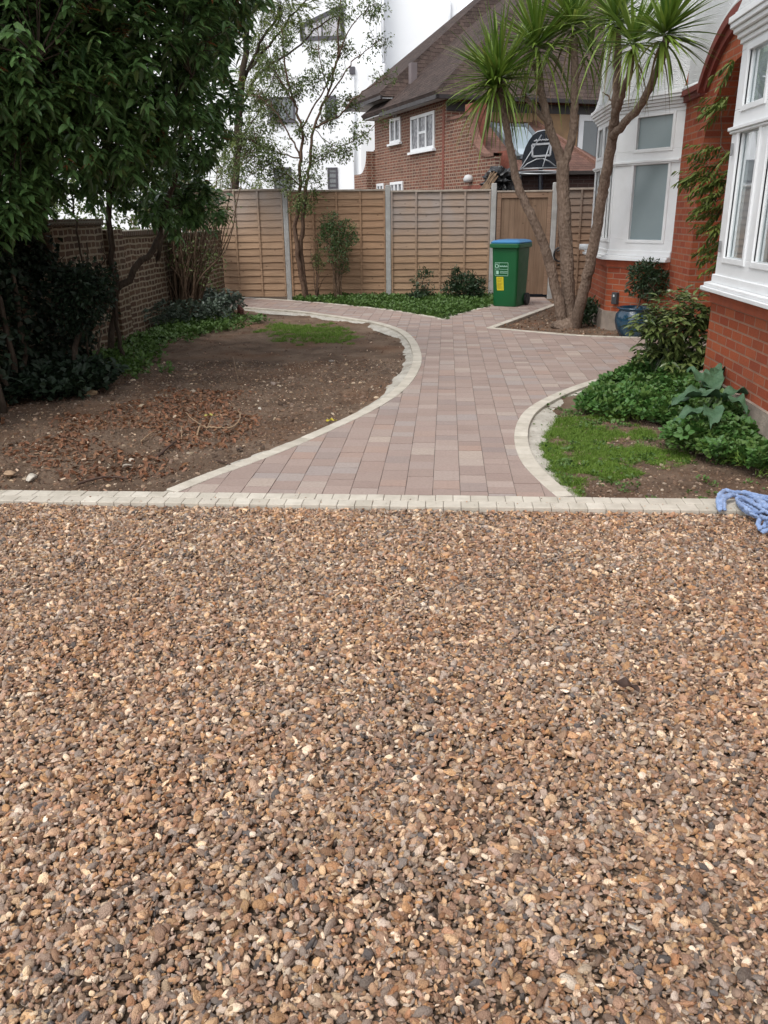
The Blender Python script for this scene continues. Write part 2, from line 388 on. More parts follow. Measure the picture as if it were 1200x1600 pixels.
# --- paving
t = T('paving_blocks'); ge = t('NewGeometry'); r_ = ge.outputs['Random Per Island']
c = t.ramp(r_, [(0, (0.271, 0.198, 0.170)), (.2, (0.339, 0.258, 0.224)), (.4, (0.288, 0.214, 0.184)), (.55, (0.378, 0.300, 0.260)), (.68, (0.254, 0.201, 0.184)), (.8, (0.350, 0.243, 0.197)), (.9, (0.305, 0.265, 0.250)), (1, (0.407, 0.328, 0.274))])
c = t.mix(t.rng(t.noise(2.2, det=6), .35, .7, 0, .3), c, (0.385, 0.305, 0.263))
c = t.mix(t.rng(t.noise(55, det=5), .4, .75, 0, .35), c, (0.169, 0.125, 0.110))
c = t.mix(t.rng(t.noise(240, det=2), .6, .75, 0, .3), c, (0.508, 0.452, 0.393))
t.bs(Base_Color=c, Roughness=.85, Specular_IOR_Level=.3); t.bump(t.noise(120, det=5), .003); PAVE = t.m
t = T('cream_setts'); r_ = t('NewGeometry').outputs['Random Per Island']
c = t.ramp(r_, [(0, (.45, .41, .34)), (.4, (.54, .495, .42)), (.75, (.49, .445, .375)), (1, (.60, .555, .475))])
c = t.mix(t.rng(t.noise(9, det=7), .42, .7, 0, .4), c, (.27, .24, .19))
t.bs(Base_Color=c, Roughness=.85, Specular_IOR_Level=.3); t.bump(t.noise(110, det=5), .003); SETT = t.m
def clip(subj, x0, x1, y0, y1):
    for ax, v, sg in ((0, x0, 1), (0, x1, -1), (1, y0, 1), (1, y1, -1)):
        out = []; n = len(subj)
        if not n: return []
        for i in range(n):
            a = subj[i]; b = subj[(i+1) % n]; ia = (a[ax]-v)*sg >= 0; ib = (b[ax]-v)*sg >= 0
            if ia: out.append(a)
            if ia != ib:
                t_ = (v-a[ax])/(b[ax]-a[ax]); q = [0, 0]; q[ax] = v; q[1-ax] = a[1-ax]+t_*(b[1-ax]-a[1-ax]); out.append((q[0], q[1]))
        subj = out
    res = []
    for q in subj:
        if not res or abs(q[0]-res[-1][0])+abs(q[1]-res[-1][1]) > 2e-3: res.append((q[0], q[1]))
    while len(res) > 2 and abs(res[0][0]-res[-1][0])+abs(res[0][1]-res[-1][1]) < 2e-3: res.pop()
    return res
def area(P): return .5*sum(P[i][0]*P[(i+1) % len(P)][1]-P[(i+1) % len(P)][0]*P[i][1] for i in range(len(P)))
pl = [(float(a[0]), float(a[1])) for a in PATH]; 
m_ = MB(); x = -5.28; ci_ = 0
while x < 2.9:
    y = YK1+.004-random.choice((0, .04, .08)); sub = clip(pl, x, x+.163, YK1, 17)
    while y < 16.5 and len(sub) > 2:
        ly = random.choice((.122, .122, .162, .162, .162, .202)); q = clip(sub, x+.0018, x+.1612, max(y+.0018, YK1+.003), y+ly-.0018)
        if len(q) > 2 and abs(area(q)) > .0012:
            if area(q) < 0: q = q[::-1]
            dz = random.uniform(-.0022, .0022); m_.prism(q, -.05, dz)
        y += ly
    x += .163
path = m_.build('path', PAVE, kind='structure', bevel=.0035)
m_ = MB(); n = len(pl); m_.add([(a, b, -.0045) for a, b in pl], [list(range(n))]); JOINT = simple('jointing_sand', (.15, .12, .10), .95, .3, 20)
m_.build('path_bedding', JOINT, kind='structure')

# --- kerbs
def setts(m_, P, wd, side, step=.1, z0=-.09, z1=.004):
    d = np.r_[0, np.cumsum(np.linalg.norm(np.diff(P, axis=0), axis=1))]; L = d[-1]; n = max(1, int(round(L/step))); Q = offset(P, wd*side)
    at = lambda A, s: np.array([np.interp(s, d, A[:, 0]), np.interp(s, d, A[:, 1])])
    for i in range(n):
        a, b = L*i/n+.0018, L*(i+1)/n-.0018; q = [at(P, a), at(P, b), at(Q, b), at(Q, a)]
        if side < 0: q = q[::-1]
        m_.prism(q, z0, z1+random.uniform(-.0012, .0012))
m_ = MB()
for r0 in (0, 1):
    x = -6.0-.03*r0
    while x < 4.0:
        lw = .1+random.uniform(-.001, .001); m_.prism([(x+.001, YK0+.1*r0+.0015), (x+lw-.001, YK0+.1*r0+.0015), (x+lw-.001, YK0+.1*r0+.0985), (x+.001, YK0+.1*r0+.0985)], -.1, .003+random.uniform(-.0015, .0015)); x += lw
m_.build('kerb', SETT, kind='structure', bevel=.004)
m_ = MB(); m_.box(-6, 4, YK0+.003, YK1-.002, -.1, -.008); m_.build('kerb_bedding', JOINT, kind='structure')
for P, sd_ in ((LK, 1), (NK, 1), (NK2, 1), (PK1, 1), (PK2, 1), (RK, -1)):
    m_ = MB(); setts(m_, P, .1, sd_); m_.build('kerb', SETT, kind='structure', bevel=.004)

# --- concrete haunching behind the curved kerbs
t = T('haunch_concrete'); c = t.mix(t.rng(t.noise(6, det=8), .35, .7), (.50, .47, .41), (.33, .30, .25)); c = t.mix(t.rng(t.noise(30, det=4), .58, .72, 0, .7), c, (.1, .07, .05))
t.bs(Base_Color=c, Roughness=.95); t.bump(t.noise(30, det=8), .012); HAUNCH = t.m
def haunch(P, side, w0, w1):
    A = offset(P, .097*side); n = len(P); m_ = MB(); V = []; k = 6
    ws = [w0+(w1-w0)*(.5+.9*noise.noise(Vector((i*.045, side*3.3, 0)))) for i in range(n)]
    for j in range(k+1):
        Q = np.array([A[i]+(offset(P, (.097+ws[i])*side)[i]-A[i])*j/k for i in range(0, n, 1)]) if False else A+(offset(P, 1.0*side)-P)*(np.array(ws)*j/k)[:, None]
        for i in range(n): V.append((Q[i][0], Q[i][1], -.022-.03*(j/k)**2+.008*noise.noise(Vector((Q[i][0]*9, Q[i][1]*9, 0)))))
    Fc = [[j*n+i, j*n+i+1, (j+1)*n+i+1, (j+1)*n+i] for j in range(k) for i in range(n-1)]
    m_.add(V, Fc); m_.build('concrete_haunching', HAUNCH, kind='structure', smooth=True)
haunch(LK, 1, .02, .22); haunch(RK, -1, .10, .22)

# --- soil beds (real lumpy relief)
t = T('bed_soil'); p = t.pos(); xy = t('SeparateXYZ', {0: p})
c = t.mix(t.rng(t.noise(2.0, det=9, rough=.65), .38, .62), (.105, .068, .046), (.22, .155, .11))
c = t.mix(t.rng(t.noise(.9, det=5), .5, .66, 0, .5), c, (.22, .115, .065))
c = t.mix(t.rng(t.noise(90, det=3), .6, .72, 0, .65), c, (.30, .25, .2))
c = t.mix(t.rng(t.noise(140, det=3), .3, .42, .6, 0), c, (.025, .015, .01))
t.bs(Base_Color=c, Roughness=.95, Specular_IOR_Level=.15); t.bump(t.noise(80, det=8, rough=.7), .02); SOIL = t.m
def soilz(x, y, base): return base+.035*noise.noise(Vector((x*.9, y*.9, 3.1)))+.014*noise.noise(Vector((x*4, y*4, 1)))+.007*noise.noise(Vector((x*14, y*14, 7)))
def bed(x0, x1, y0, y1, base, poly, st=.035, mat=None):
    nx, ny = int((x1-x0)/st)+1, int((y1-y0)/st)+1; V = [(x0+i*st, y0+j*st, 0) for j in range(ny) for i in range(nx)]
    A = np.array(V); ins = inside(poly, A); V = [(a[0], a[1], soilz(a[0], a[1], base)) for a in V]
    Fc = [[j*nx+i, j*nx+i+1, (j+1)*nx+i+1, (j+1)*nx+i] for j in range(ny-1) for i in range(nx-1) if ins[j*nx+i] or ins[j*nx+i+1] or ins[(j+1)*nx+i] or ins[(j+1)*nx+i+1]]
    m_ = MB(); m_.add(V, Fc); return m_.build('soil_bed', mat or SOIL, kind='structure', smooth=True)
LBED = list(offset(LK, .07))+[np.array([-6.6, 14.9]), np.array([-6.6, YK1])]
RBED = [np.array([4.2, YK1])]+[np.array([4.2, 7.5])]+[np.array([2.84, 8.6])]+list(offset(RK, -.07)[::-1])
NBED = list(offset(NK, .05))+list(offset(NK2, .05))+[np.array([.98, 16.6]), np.array([-5.3, 16.6])]
PBED = list(offset(PK1, .05))+list(offset(PK2, .05))+[np.array([2.9, 11.2]), np.array([2.9, 16.5]), np.array([1.95, 16.5])]
bed(-6.6, .2, YK1, 15.3, -.045, LBED); bed(.5, 4.2, YK1, 8.7, -.04, RBED); bed(-5.3, 1.0, 12.9, 16.6, -.03, NBED, .06); bed(.5, 3.0, 10.7, 16.5, -.035, PBED, .05)

# --- gravel drive: bed plus loose stones
m_ = MB(); nx, ny = 110, 60
V = [(-6+12*i/nx, -4+8.34*j/ny, -.036+.008*noise.noise(Vector((i*.3, j*.3, 0)))) for j in range(ny+1) for i in range(nx+1)]
m_.add(V, [[j*(nx+1)+i, j*(nx+1)+i+1, (j+1)*(nx+1)+i+1, (j+1)*(nx+1)+i] for j in range(ny) for i in range(nx)])
t = T('gravel_bed'); vo = t('TexVoronoi', {'Vector': t.pos(), 'Scale': 75.0})
c = t.mix(t.noise(60), (.09, .06, .04), (.2, .14, .095)); t.bs(Base_Color=c, Roughness=.9); t.bump(vo.outputs['Distance'], .02)
m_.build('driveway', t.m, kind='structure', smooth=True)
def stonemat(name, stops, k=1.0):
    t = T(name); r_ = t('ObjectInfo').outputs['Random']; c = t.ramp(r_, [(a, tuple(x*k for x in b)) for a, b in stops], 'CONSTANT')
    tc = t('TexCoord').outputs['Object']; off = t('VectorMath', {0: tc, 1: t('CombineXYZ', {0: t.math('MULTIPLY', r_, 37.)}).outputs[0]}, operation='ADD').outputs[0]
    hv = t('HueSaturation', {'Hue': .5, 'Saturation': t.rng(t.math('FRACT', t.math('MULTIPLY', r_, 131.)), 0, 1, .80, 1.22), 'Value': t.rng(t.math('FRACT', t.math('MULTIPLY', r_, 977.)), 0, 1, .60, 1.42), 'Color': c}).outputs[0]
    c = t.mix(t.rng(t.noise(1.6, off, det=6), .4, .68, 0, .4), hv, t.mix(.35, hv, (.42, .34, .25)))
    c = t.mix(t.rng(t.noise(1.3, det=5), .35, .65), c, t.mix(1.0, c, (1.07, .965, .885), 'MULTIPLY'))
    c = t.mix(t.rng(t.noise(.8, det=4), .4, .65, 0, .5), c, t.mix(1.0, c, (.80, .78, .78), 'MULTIPLY'))
    c = t.mix(t.rng(t.noise(3.5, off, det=5), .55, .7, 0, .45), c, (.09, .06, .045))
    t.bs(Base_Color=c, Roughness=.62, Specular_IOR_Level=.4); t.bump(t.noise(4, off, det=5), .06, .6); return t.m
STOPS = [(0, (.30, .19, .115)), (.12, (.205, .125, .08)), (.24, (.37, .25, .155)), (.33, (.27, .175, .125)), (.43, (.17, .12, .09)), (.52, (.42, .31, .21)), (.60, (.25, .20, .165)), (.68, (.15, .125, .108)), (.73, (.26, .15, .095)), (.79, (.50, .40, .29)), (.86, (.33, .27, .22)), (.92, (.075, .07, .07)), (.945, (.32, .205, .13)), (.975, (.52, .45, .36)), (.985, (.25, .17, .13))]
STONE = stonemat('flint_gravel', STOPS, 1.74)
protos = [(pebble(100+i, angular=i >= 5, flat=(.55, .42, .62, .36)[i % 4]), STONE) for i in range(16)]
def gravel_pts(x0, x1, y0, y1, dens):
    n = int((x1-x0)*(y1-y0)*dens); P = np.stack([x0+(x1-x0)*rng.random(n), y0+(y1-y0)*rng.random(n)], 1); return P
P2 = np.concatenate([gravel_pts(-3.6, 3.6, .55, YK0-.004, 13500), gravel_pts(-5.5, -3.6, 1.5, YK0-.004, 2500), gravel_pts(3.6, 4.6, 1.5, YK0-.004, 2500)]); n = len(P2)
und = np.array([.015*noise.noise(Vector((a*2.3, b*2.3, 0))) for a, b in P2[:, :2]])
s_ = np.clip(rng.lognormal(math.log(.0080), .40, n), .0035, .0185)
z_ = -.030+und+rng.random(n)*.016-.25*(s_-.008)
sc_ = np.stack([s_]*3, 1)*rng.uniform(.85, 1.15, (n, 3))
rot_ = np.stack([rng.normal(0, .5, n), rng.normal(0, .5, n), rng.random(n)*2*PI], 1)
scatter('gravel', protos, np.c_[P2, z_], rot_, sc_, rng.integers(0, 16, n), 'loose brown and tan flint gravel covering the drive in front of the kerb', 'gravel')
# ================================================================== HOUSE ON THE RIGHT
RED = brickmat('red_brick', [(.30, .068, .028), (.36, .085, .036), (.40, .105, .045), (.33, .075, .035), (.27, .055, .026)], (.34, .19, .13), ms=.0075, bump=.004, stain=((.17, .055, .035), .55))
REDP = simple('rubbed_brick', (.33, .075, .033), .8, .18, 12, .004, 50)
REDD = simple('red_moulding', (.17, .03, .018), .7, .2, 12, .004, 50)
WHITE = simple('white_gloss_paint', (.72, .73, .735), .35, .03, 5, .001, 30, dirt=((.55, .55, .54), .3))
t = T('roughcast'); n_ = t.noise(70, det=7, rough=.7); v_ = t('TexVoronoi', {'Vector': t.pos(), 'Scale': 60.0}).outputs['Distance']
c = t.mix(t.rng(t.noise(2.0, det=8), .4, .7), (.73, .74, .74), (.62, .63, .63)); c = t.mix(t.rng(n_, .56, .7, 0, .5), c, (.40, .41, .42))
t.bs(Base_Color=c, Roughness=.9); t.bump(t.math('ADD', n_, v_), .02); ROUGHC = t.m
PLINTH = simple('stone_plinth', (.27, .22, .18), .9, .3, 5, .008, 40, dirt=((.12, .09, .06), .6))
t = T('window_glass'); t.bs(Base_Color=(.02, .025, .028), Roughness=.02, Specular_IOR_Level=.6)
gl = t('BsdfGlossy', {'Roughness': .015, 'Color': (1, 1, 1)}); tr_ = t('BsdfTransparent', {'Color': (.86, .9, .9)}); fr_ = t('Fresnel', {'IOR': 1.75})
mx = t('MixShader', {0: t.math('MULTIPLY', t.math('ADD', t.math('MULTIPLY', fr_.outputs[0], 1.7), .06, True), t.math('SUBTRACT', 1.0, t('NewGeometry').outputs['Backfacing']))}); t.t.links.new(tr_.outputs[0], mx.inputs[1]); t.t.links.new(gl.outputs[0], mx.inputs[2]); t.t.links.new(mx.outputs[0], t.out.inputs[0]); GLASS = t.m
t = T('frosted_glass'); n_ = t.noise(3); t.bs(Base_Color=t.mix(n_, (.20, .25, .26), (.25, .305, .315)), Roughness=.28, Specular_IOR_Level=.5); FROST = t.m
BLIND = simple('frosted_blind', (.17, .225, .235), .7, .07, 2)
CURTAIN = simple('grey_curtain', (.16, .135, .14), .9, .25, 14)
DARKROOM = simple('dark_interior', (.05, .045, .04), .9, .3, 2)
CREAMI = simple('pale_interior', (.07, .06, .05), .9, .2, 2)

HX, BX = 2.85, 2.22
house = thing('red_brick_house', 'red brick house with white framed bay windows and an arched porch on the right', 'house', (HX, 8, 0))
NB = [(HX, 4.25), (BX, 4.9), (BX, 7.24), (HX, 8.02)]; FB = [(HX, 11.17), (BX, 12.0), (BX, 13.62), (HX, 14.45)]
def wall_line(m_, pts, z0, z1, th=.0):
    for a, b in zip(pts[:-1], pts[1:]): m_.add([(a[0], a[1], z0), (b[0], b[1], z0), (b[0], b[1], z1), (a[0], a[1], z1)], [[0, 3, 2, 1]])
AC, AZ, RI = 9.25, 1.85, 1.115; JY0, JY1 = AC-1.02, AC+1.02; ZS = AZ+math.sqrt(RI**2-1.02**2)
m_ = MB()
wall_line(m_, [(HX, -3), (HX, 4.25)], 0, 2.83)
wall_line(m_, [(HX+.001, 14.45), (HX, 15.6), (9, 15.6)], .0, 6)
wall_line(m_, NB, .24, .93); wall_line(m_, FB, .24, .93)
wall_line(m_, [(HX, 8.02), (HX, JY0)], 0, ZS); wall_line(m_, [(HX, JY1), (HX, 11.17)], 0, ZS)
# arch ring: the wall around the opening, cut to the curve
def zarc(y, r): return AZ+math.sqrt(max(0, r*r-(y-AC)**2))
ys = np.linspace(JY0, JY1, 25)
for a, b in zip(ys[:-1], ys[1:]): m_.add([(HX, a, zarc(a, RI)), (HX, b, zarc(b, RI)), (HX, b, zarc(b, 1.40)), (HX, a, zarc(a, 1.40))], [[0, 3, 2, 1]])
ye = np.linspace(JY1, AC+1.40*math.cos(math.asin(.98/1.4)), 2); yq = AC+math.sqrt(1.4**2-.93**2)
for s_ in (1, -1):
    y0_, y1_ = (JY1, 11.17) if s_ > 0 else (8.02, JY0)
    yy = np.linspace(y0_, y1_, 16)
    for a, b in zip(yy[:-1], yy[1:]):
        ta, tb = (max(2.76, zarc(q, 1.40) if abs(q-AC) < 1.4 else 0) for q in (a, b)); m_.add([(HX, a, ZS), (HX, b, ZS), (HX, b, tb), (HX, a, ta)], [[0, 3, 2, 1]])
# porch reveals and inner walls
for y_, f in ((JY1, 1), (JY0, -1)): m_.add([(HX, y_, 0), (HX+1.5, y_, 0), (HX+1.5, y_, 3.0), (HX, y_, ZS)] if 0 else [(HX, y_, 0), (HX+1.5, y_, 0), (HX+1.5, y_, ZS), (HX, y_, ZS)], [[0, 1, 2, 3]])
m_.add([(HX+1.5, JY0, 0), (HX+1.5, JY1, 0), (HX+1.5, JY1, 3.1), (HX+1.5, JY0, 3.1)], [[0, 1, 2, 3]])
for a, b in zip(ys[:-1], ys[1:]): m_.add([(HX, a, zarc(a, RI)), (HX, b, zarc(b, RI)), (HX+1.5, b, zarc(b, RI)), (HX+1.5, a, zarc(a, RI))], [[0, 1, 2, 3]])
m_.build('wall', RED, house)
# projecting band course of rubbed brick under each bay sill
m_ = MB()
def band(m_, pts, z0, z1, d):
    c_ = [np.array(p) for p in pts]; out = []
    for i, p in enumerate(c_):
        n_ = np.zeros(2)
        for a, b in ([(c_[i-1], p)] if i else [])+([(p, c_[i+1])] if i < len(c_)-1 else []):
            q = b-a; q /= np.linalg.norm(q); n_ += np.array([-q[1], q[0]])
        n_ /= np.linalg.norm(n_); k = 1.0
        if 0 < i < len(c_)-1:
            q = p-c_[i-1]; q /= np.linalg.norm(q); k = 1/max(.5, n_@np.array([-q[1], q[0]]))
        out.append(p+n_*d*k)
    n = len(out)
    for i in range(n-1):
        a, b = out[i], out[i+1]; a2, b2 = c_[i], c_[i+1]
        m_.add([(a[0], a[1], z0), (b[0], b[1], z0), (b[0], b[1], z1), (a[0], a[1], z1), (a2[0], a2[1], z0), (b2[0], b2[1], z0), (b2[0], b2[1], z1), (a2[0], a2[1], z1)], [[0, 1, 2, 3], [4, 7, 6, 5], [3, 2, 6, 7], [0, 4, 5, 1], [0, 3, 7, 4], [1, 5, 6, 2]])
for B in (NB, FB): m_ = MB(); band(m_, B, .83, .885, .018); band(m_, B, .886, .925, .03); m_.build('brick_band', REDP, house)
for B in (NB, FB): m_ = MB(); band(m_, B, -.1, .24, .03); m_.build('plinth', PLINTH, house)
# hood mould over the arch, running out to the bay cornice
m_ = MB()
for r0, r1, d in ((1.40, 1.49, .045), (1.49, 1.58, .085)):
    aa = np.linspace(math.asin(.98/r1), PI-math.asin(.98/r1), 36); V = []
    for a in aa:
        for r_ in (r0, r1):
            for x_ in (HX+.02, HX-d): V.append((x_, AC+r_*math.cos(a), AZ+r_*math.sin(a)))
    f = []
    for i in range(len(aa)-1):
        k = 4*i; f += [[k+1, k+5, k+7, k+3], [k, k+1, k+5, k+4][::-1], [k+2, k+3, k+7, k+6]]
    m_.add(V, f)
for z0, z1, d in ((2.76, 2.82, .045), (2.821, 2.88, .085)):
    m_.box(HX-d, HX+.02, AC+1.22, 11.2, z0, z1); m_.box(HX-d, HX+.02, 7.98, AC-1.22, z0, z1)
m_.build('arch_moulding', REDD, house)
# white roughcast above
m_ = MB(); H2 = 6.2
def flare(m_, pts, z0):
    a = [np.array(p) for p in pts]
    band(m_, pts, z0, z0+.03, .075)
    prof = [(0, .07), (.03, .066), (.09, .045), (.18, .02), (.32, .004), (.5, .0)]
    def off_(d):
        mm = MB(); band(mm, pts, 0, 1, d); return [mm.V[i][0][:2] for i in range(len(pts)-1)]+[mm.V[-1][1][:2]]
    rows = [(z0+dz, off_(d)) for dz, d in prof]+[(H2, off_(0.0))]
    for (za, A), (zb, B) in zip(rows[:-1], rows[1:]):
        for i in range(len(pts)-1): m_.add([(A[i][0], A[i][1], za), (A[i+1][0], A[i+1][1], za), (B[i+1][0], B[i+1][1], zb), (B[i][0], B[i][1], zb)], [[0, 1, 2, 3]])
flare(m_, NB, 2.915); flare(m_, FB, 2.915)
HW = HX-.012
for a, b in zip(*(lambda q: (q[:-1], q[1:]))(np.linspace(8.02, 11.17, 64))):
    za, zb = (max(2.88, AZ+math.sqrt(max(0, 1.575**2-(q-AC)**2))) for q in (a, b)); m_.add([(HW, a, za), (HW, b, zb), (HW, b, H2), (HW, a, H2)], [[0, 3, 2, 1]])
wall_line(m_, [(HW, -3), (HW, 4.25)], 2.83, H2); wall_line(m_, [(HW, 14.45), (HW, 15.61), (9, 15.61)], 2.83, H2)
m_.build('roughcast_wall', ROUGHC, house, smooth=False)
# white lip following the roughcast edge round the arch
m_ = MB(); aa = np.linspace(math.asin(1.03/1.6), PI-math.asin(1.03/1.6), 30); m_.tube([(HX-.05, AC+1.605*math.cos(a), AZ+1.605*math.sin(a)) for a in aa], .03, 8)
m_.tube([(HX-.05, AC+1.605*math.cos(aa[0]), 2.88), (HX-.05, 11.17, 2.905)], .03, 8)
m_.build('roughcast_edge', WHITE, house, smooth=True)
def bay(pts, spec, label):
    """white timber bay: spec = per side list of (u0,u1) glass openings as metres along the side, z in the lower and upper rows"""
    fr = MB(); panes = []; blinds = []
    for si, ((a, b), lights) in enumerate(zip(zip(pts[:-1], pts[1:]), spec)):
        a = Vector((*a, 0)); b = Vector((*b, 0)); d = (b-a); L = d.length; d.normalize(); nrm = Vector((-d.y, d.x, 0))
        M_ = Matrix(((d.x, nrm.x, 0, a.x), (d.y, nrm.y, 0, a.y), (0, 0, 1, 0), (0, 0, 0, 1)))
        def bx(u0, u1, z0, z1, o0=-.10, o1=0.0): fr.box(u0, u1, o0, o1, z0, z1, M_)
        e = .0
        bx(0, L, .97, 1.19, -.10, .0); bx(0, L, 2.10, 2.27, -.10, 0.0); bx(0, L, 2.68, 2.76, -.1, 0)
        cur = 0.0
        for (u0, u1) in lights+[(L, L)]:
            if u0-cur > .01: bx(cur, u0, 1.19, 2.10, -.098, -.001); bx(cur, u0, 2.27, 2.68, -.098, -.001)
            cur = u1
        for (u0, u1) in lights:
            for z0, z1 in ((1.19, 2.10), (2.29, 2.66)):
                # casement rails stand proud with a shadow gap
                w_ = .042
                for q in ((u0-w_, u0, z0-w_, z1+w_), (u1, u1+w_, z0-w_, z1+w_), (u0, u1, z0-w_, z0), (u0, u1, z1, z1+w_)):
                    bx(*q, -.02, .012)
                pm = MB(); pm.box(u0-.003, u1+.003, -.036, -.030, z0-.003, z1+.003, M_); panes.append(pm)
            if si_mull.get((label, si)):
                bx((u0+u1)/2-.001-.0, (u0+u1)/2+.001, 1.19, 1.2)
        # hinges
    band(fr, pts, .925, .955, .10); band(fr, pts, .956, .985, .075); band(fr, pts, .986, 1.05, .022); band(fr, pts, 2.125, 2.15, .035); band(fr, pts, 2.105, 2.124, .02)
    for z0, z1, d_ in ((2.73, 2.765, .02), (2.766, 2.80, .045), (2.801, 2.835, .075), (2.836, 2.87, .10), (2.871, 2.914, .115)): band(fr, pts, z0, z1, d_)
    bw = fr.build('bay_window', WHITE, house, bevel=.004, label=label)
    for i, pm in enumerate(panes): pm.build('pane', FROST if (i < 2 and label.startswith('far')) else GLASS, bw)
    return bw
si_mull = {}
Lc = math.hypot(.63, .83)
nb = bay(NB, [[(.2, .68)], [(i, i+.44) for i in (.41, 1.06, 1.71)], [(.3, .88)]], 'near bay window reflecting the fence and garden')
# glass openings measured from the far end on the near bay
fb = bay(FB, [[(Lc-.87+.0, Lc-.325+.0)], [(.11, .48), (.60, .97), (1.10, 1.46)], [(.3, .88)]], 'far bay window with a grey frosted blind in its angled side')
def inner(pts, z0, z1, d, name, m, par):
    mm = MB(); p = [np.array(q) for q in pts]
    for a, b in zip(p[:-1], p[1:]):
        q = b-a; q = q/np.linalg.norm(q); n_ = np.array([q[1], -q[0]]); a = a+n_*d; b = b+n_*d
        mm.add([(a[0], a[1], z0), (b[0], b[1], z0), (b[0], b[1], z1), (a[0], a[1], z1)], [[0, 1, 2, 3]])
    return mm.build(name, m, par)
inner(FB[:2], 1.0, 2.7, .06, 'blind', BLIND, fb)
mm = MB(); V = []; n = 120
for i in range(n+1):
    y_ = 12.12+(13.5-12.12)*i/n; x_ = BX+.20+.025*math.sin(y_*70)+.01*math.sin(y_*31); V += [(x_, y_, 1.0), (x_, y_, 2.7)]
mm.add(V, [[2*i, 2*i+1, 2*i+3, 2*i+2] for i in range(n)]); mm.build('curtain', CURTAIN, fb, smooth=True)
mm = MB(); mm.add([(BX+.9, 11.4, .9), (BX+.9, 14, .9), (BX+.9, 14, 2.8), (BX+.9, 11.4, 2.8)], [[0, 1, 2, 3]]); mm.build('room_wall', DARKROOM, fb)
mm = MB(); mm.add([(BX+2.6, 3.9, .8), (BX+2.6, 8.0, .8), (BX+2.6, 8.0, 2.8), (BX+2.6, 3.9, 2.8)], [[0, 1, 2, 3]]); mm.add([(HX+.02, 8.0, .8), (BX+2.6, 8.0, .8), (BX+2.6, 8.0, 2.8), (HX+.02, 8.0, 2.8)], [[0, 1, 2, 3]])
mm.add([(BX+.1, 4, .86), (BX+2.6, 4, .86), (BX+2.6, 8, .86), (BX+.1, 8, .86)], [[0, 1, 2, 3]]); mm.build('room_wall', CREAMI, nb)
mm = MB()
V = []; n = 60
for i in range(n+1):
    y_ = 6.1+.22*i/n; x_ = BX+.22+.02*math.sin(y_*90); V += [(x_, y_, 1.0), (x_, y_, 2.7)]
mm.add(V, [[2*i, 2*i+1, 2*i+3, 2*i+2] for i in range(n)]); mm.build('curtain', CREAMI, nb, smooth=True)
for bw_, sgn in ((nb, 0),):
    STEEL = simple('hinge_steel', (.35, .35, .36), .4, .1, 5, metal=.8)
    for z_ in (1.27, 1.99):
        mm = MB(); mm.box(BX-.022, BX-.010, 7.135, 7.16, z_-.045, z_+.045); mm.build('hinge', STEEL, bw_, bevel=.003)
mm = MB(); mm.box(HX+.2, HX+1.45, 8.7, 9.75, .1, 2.15); 
door = mm.build('front_door', simple('dark_door', (.03, .035, .05), .4, .1, 3), house, bevel=.01)
mm = MB(); mm.box(HX-.02, HX+1.5, JY0+.01, JY1-.01, -.08, .11); mm.build('doorstep', PLINTH, house, bevel=.01)
# outdoor socket on the far bay
p = np.array([2.22, 12.0])+(np.array([2.85, 11.17])-np.array([2.22, 12.0]))*.20
nn = np.array([-.797, -.604]); SOCK = simple('socket_grey', (.05, .055, .06), .4, .1, 4); mm = MB()
tt = Vector((.604, -.797, 0)); M_ = Matrix(((tt.x, nn[0], 0, p[0]), (tt.y, nn[1], 0, p[1]), (0, 0, 1, 0), (0, 0, 0, 1)))
mm.box(-.045, .045, .0, .06, .34, .50, M_); sk = mm.build('outdoor_socket', SOCK, house, bevel=.01)
mm = MB(); mm.box(-.012, .012, .06, .066, .44, .47, M_); mm.build('socket_label', simple('socket_label', (.6, .62, .62), .5, .05, 3), sk)
mm = MB(); M2 = Matrix.Translation((BX-.03, 13.45, 1.02)); mm.tube([(BX-.16, 13.60, 1.03), (BX-.0, 13.60, 1.03)], .045, 12); mm.build('wall_light', WHITE, house, smooth=True)

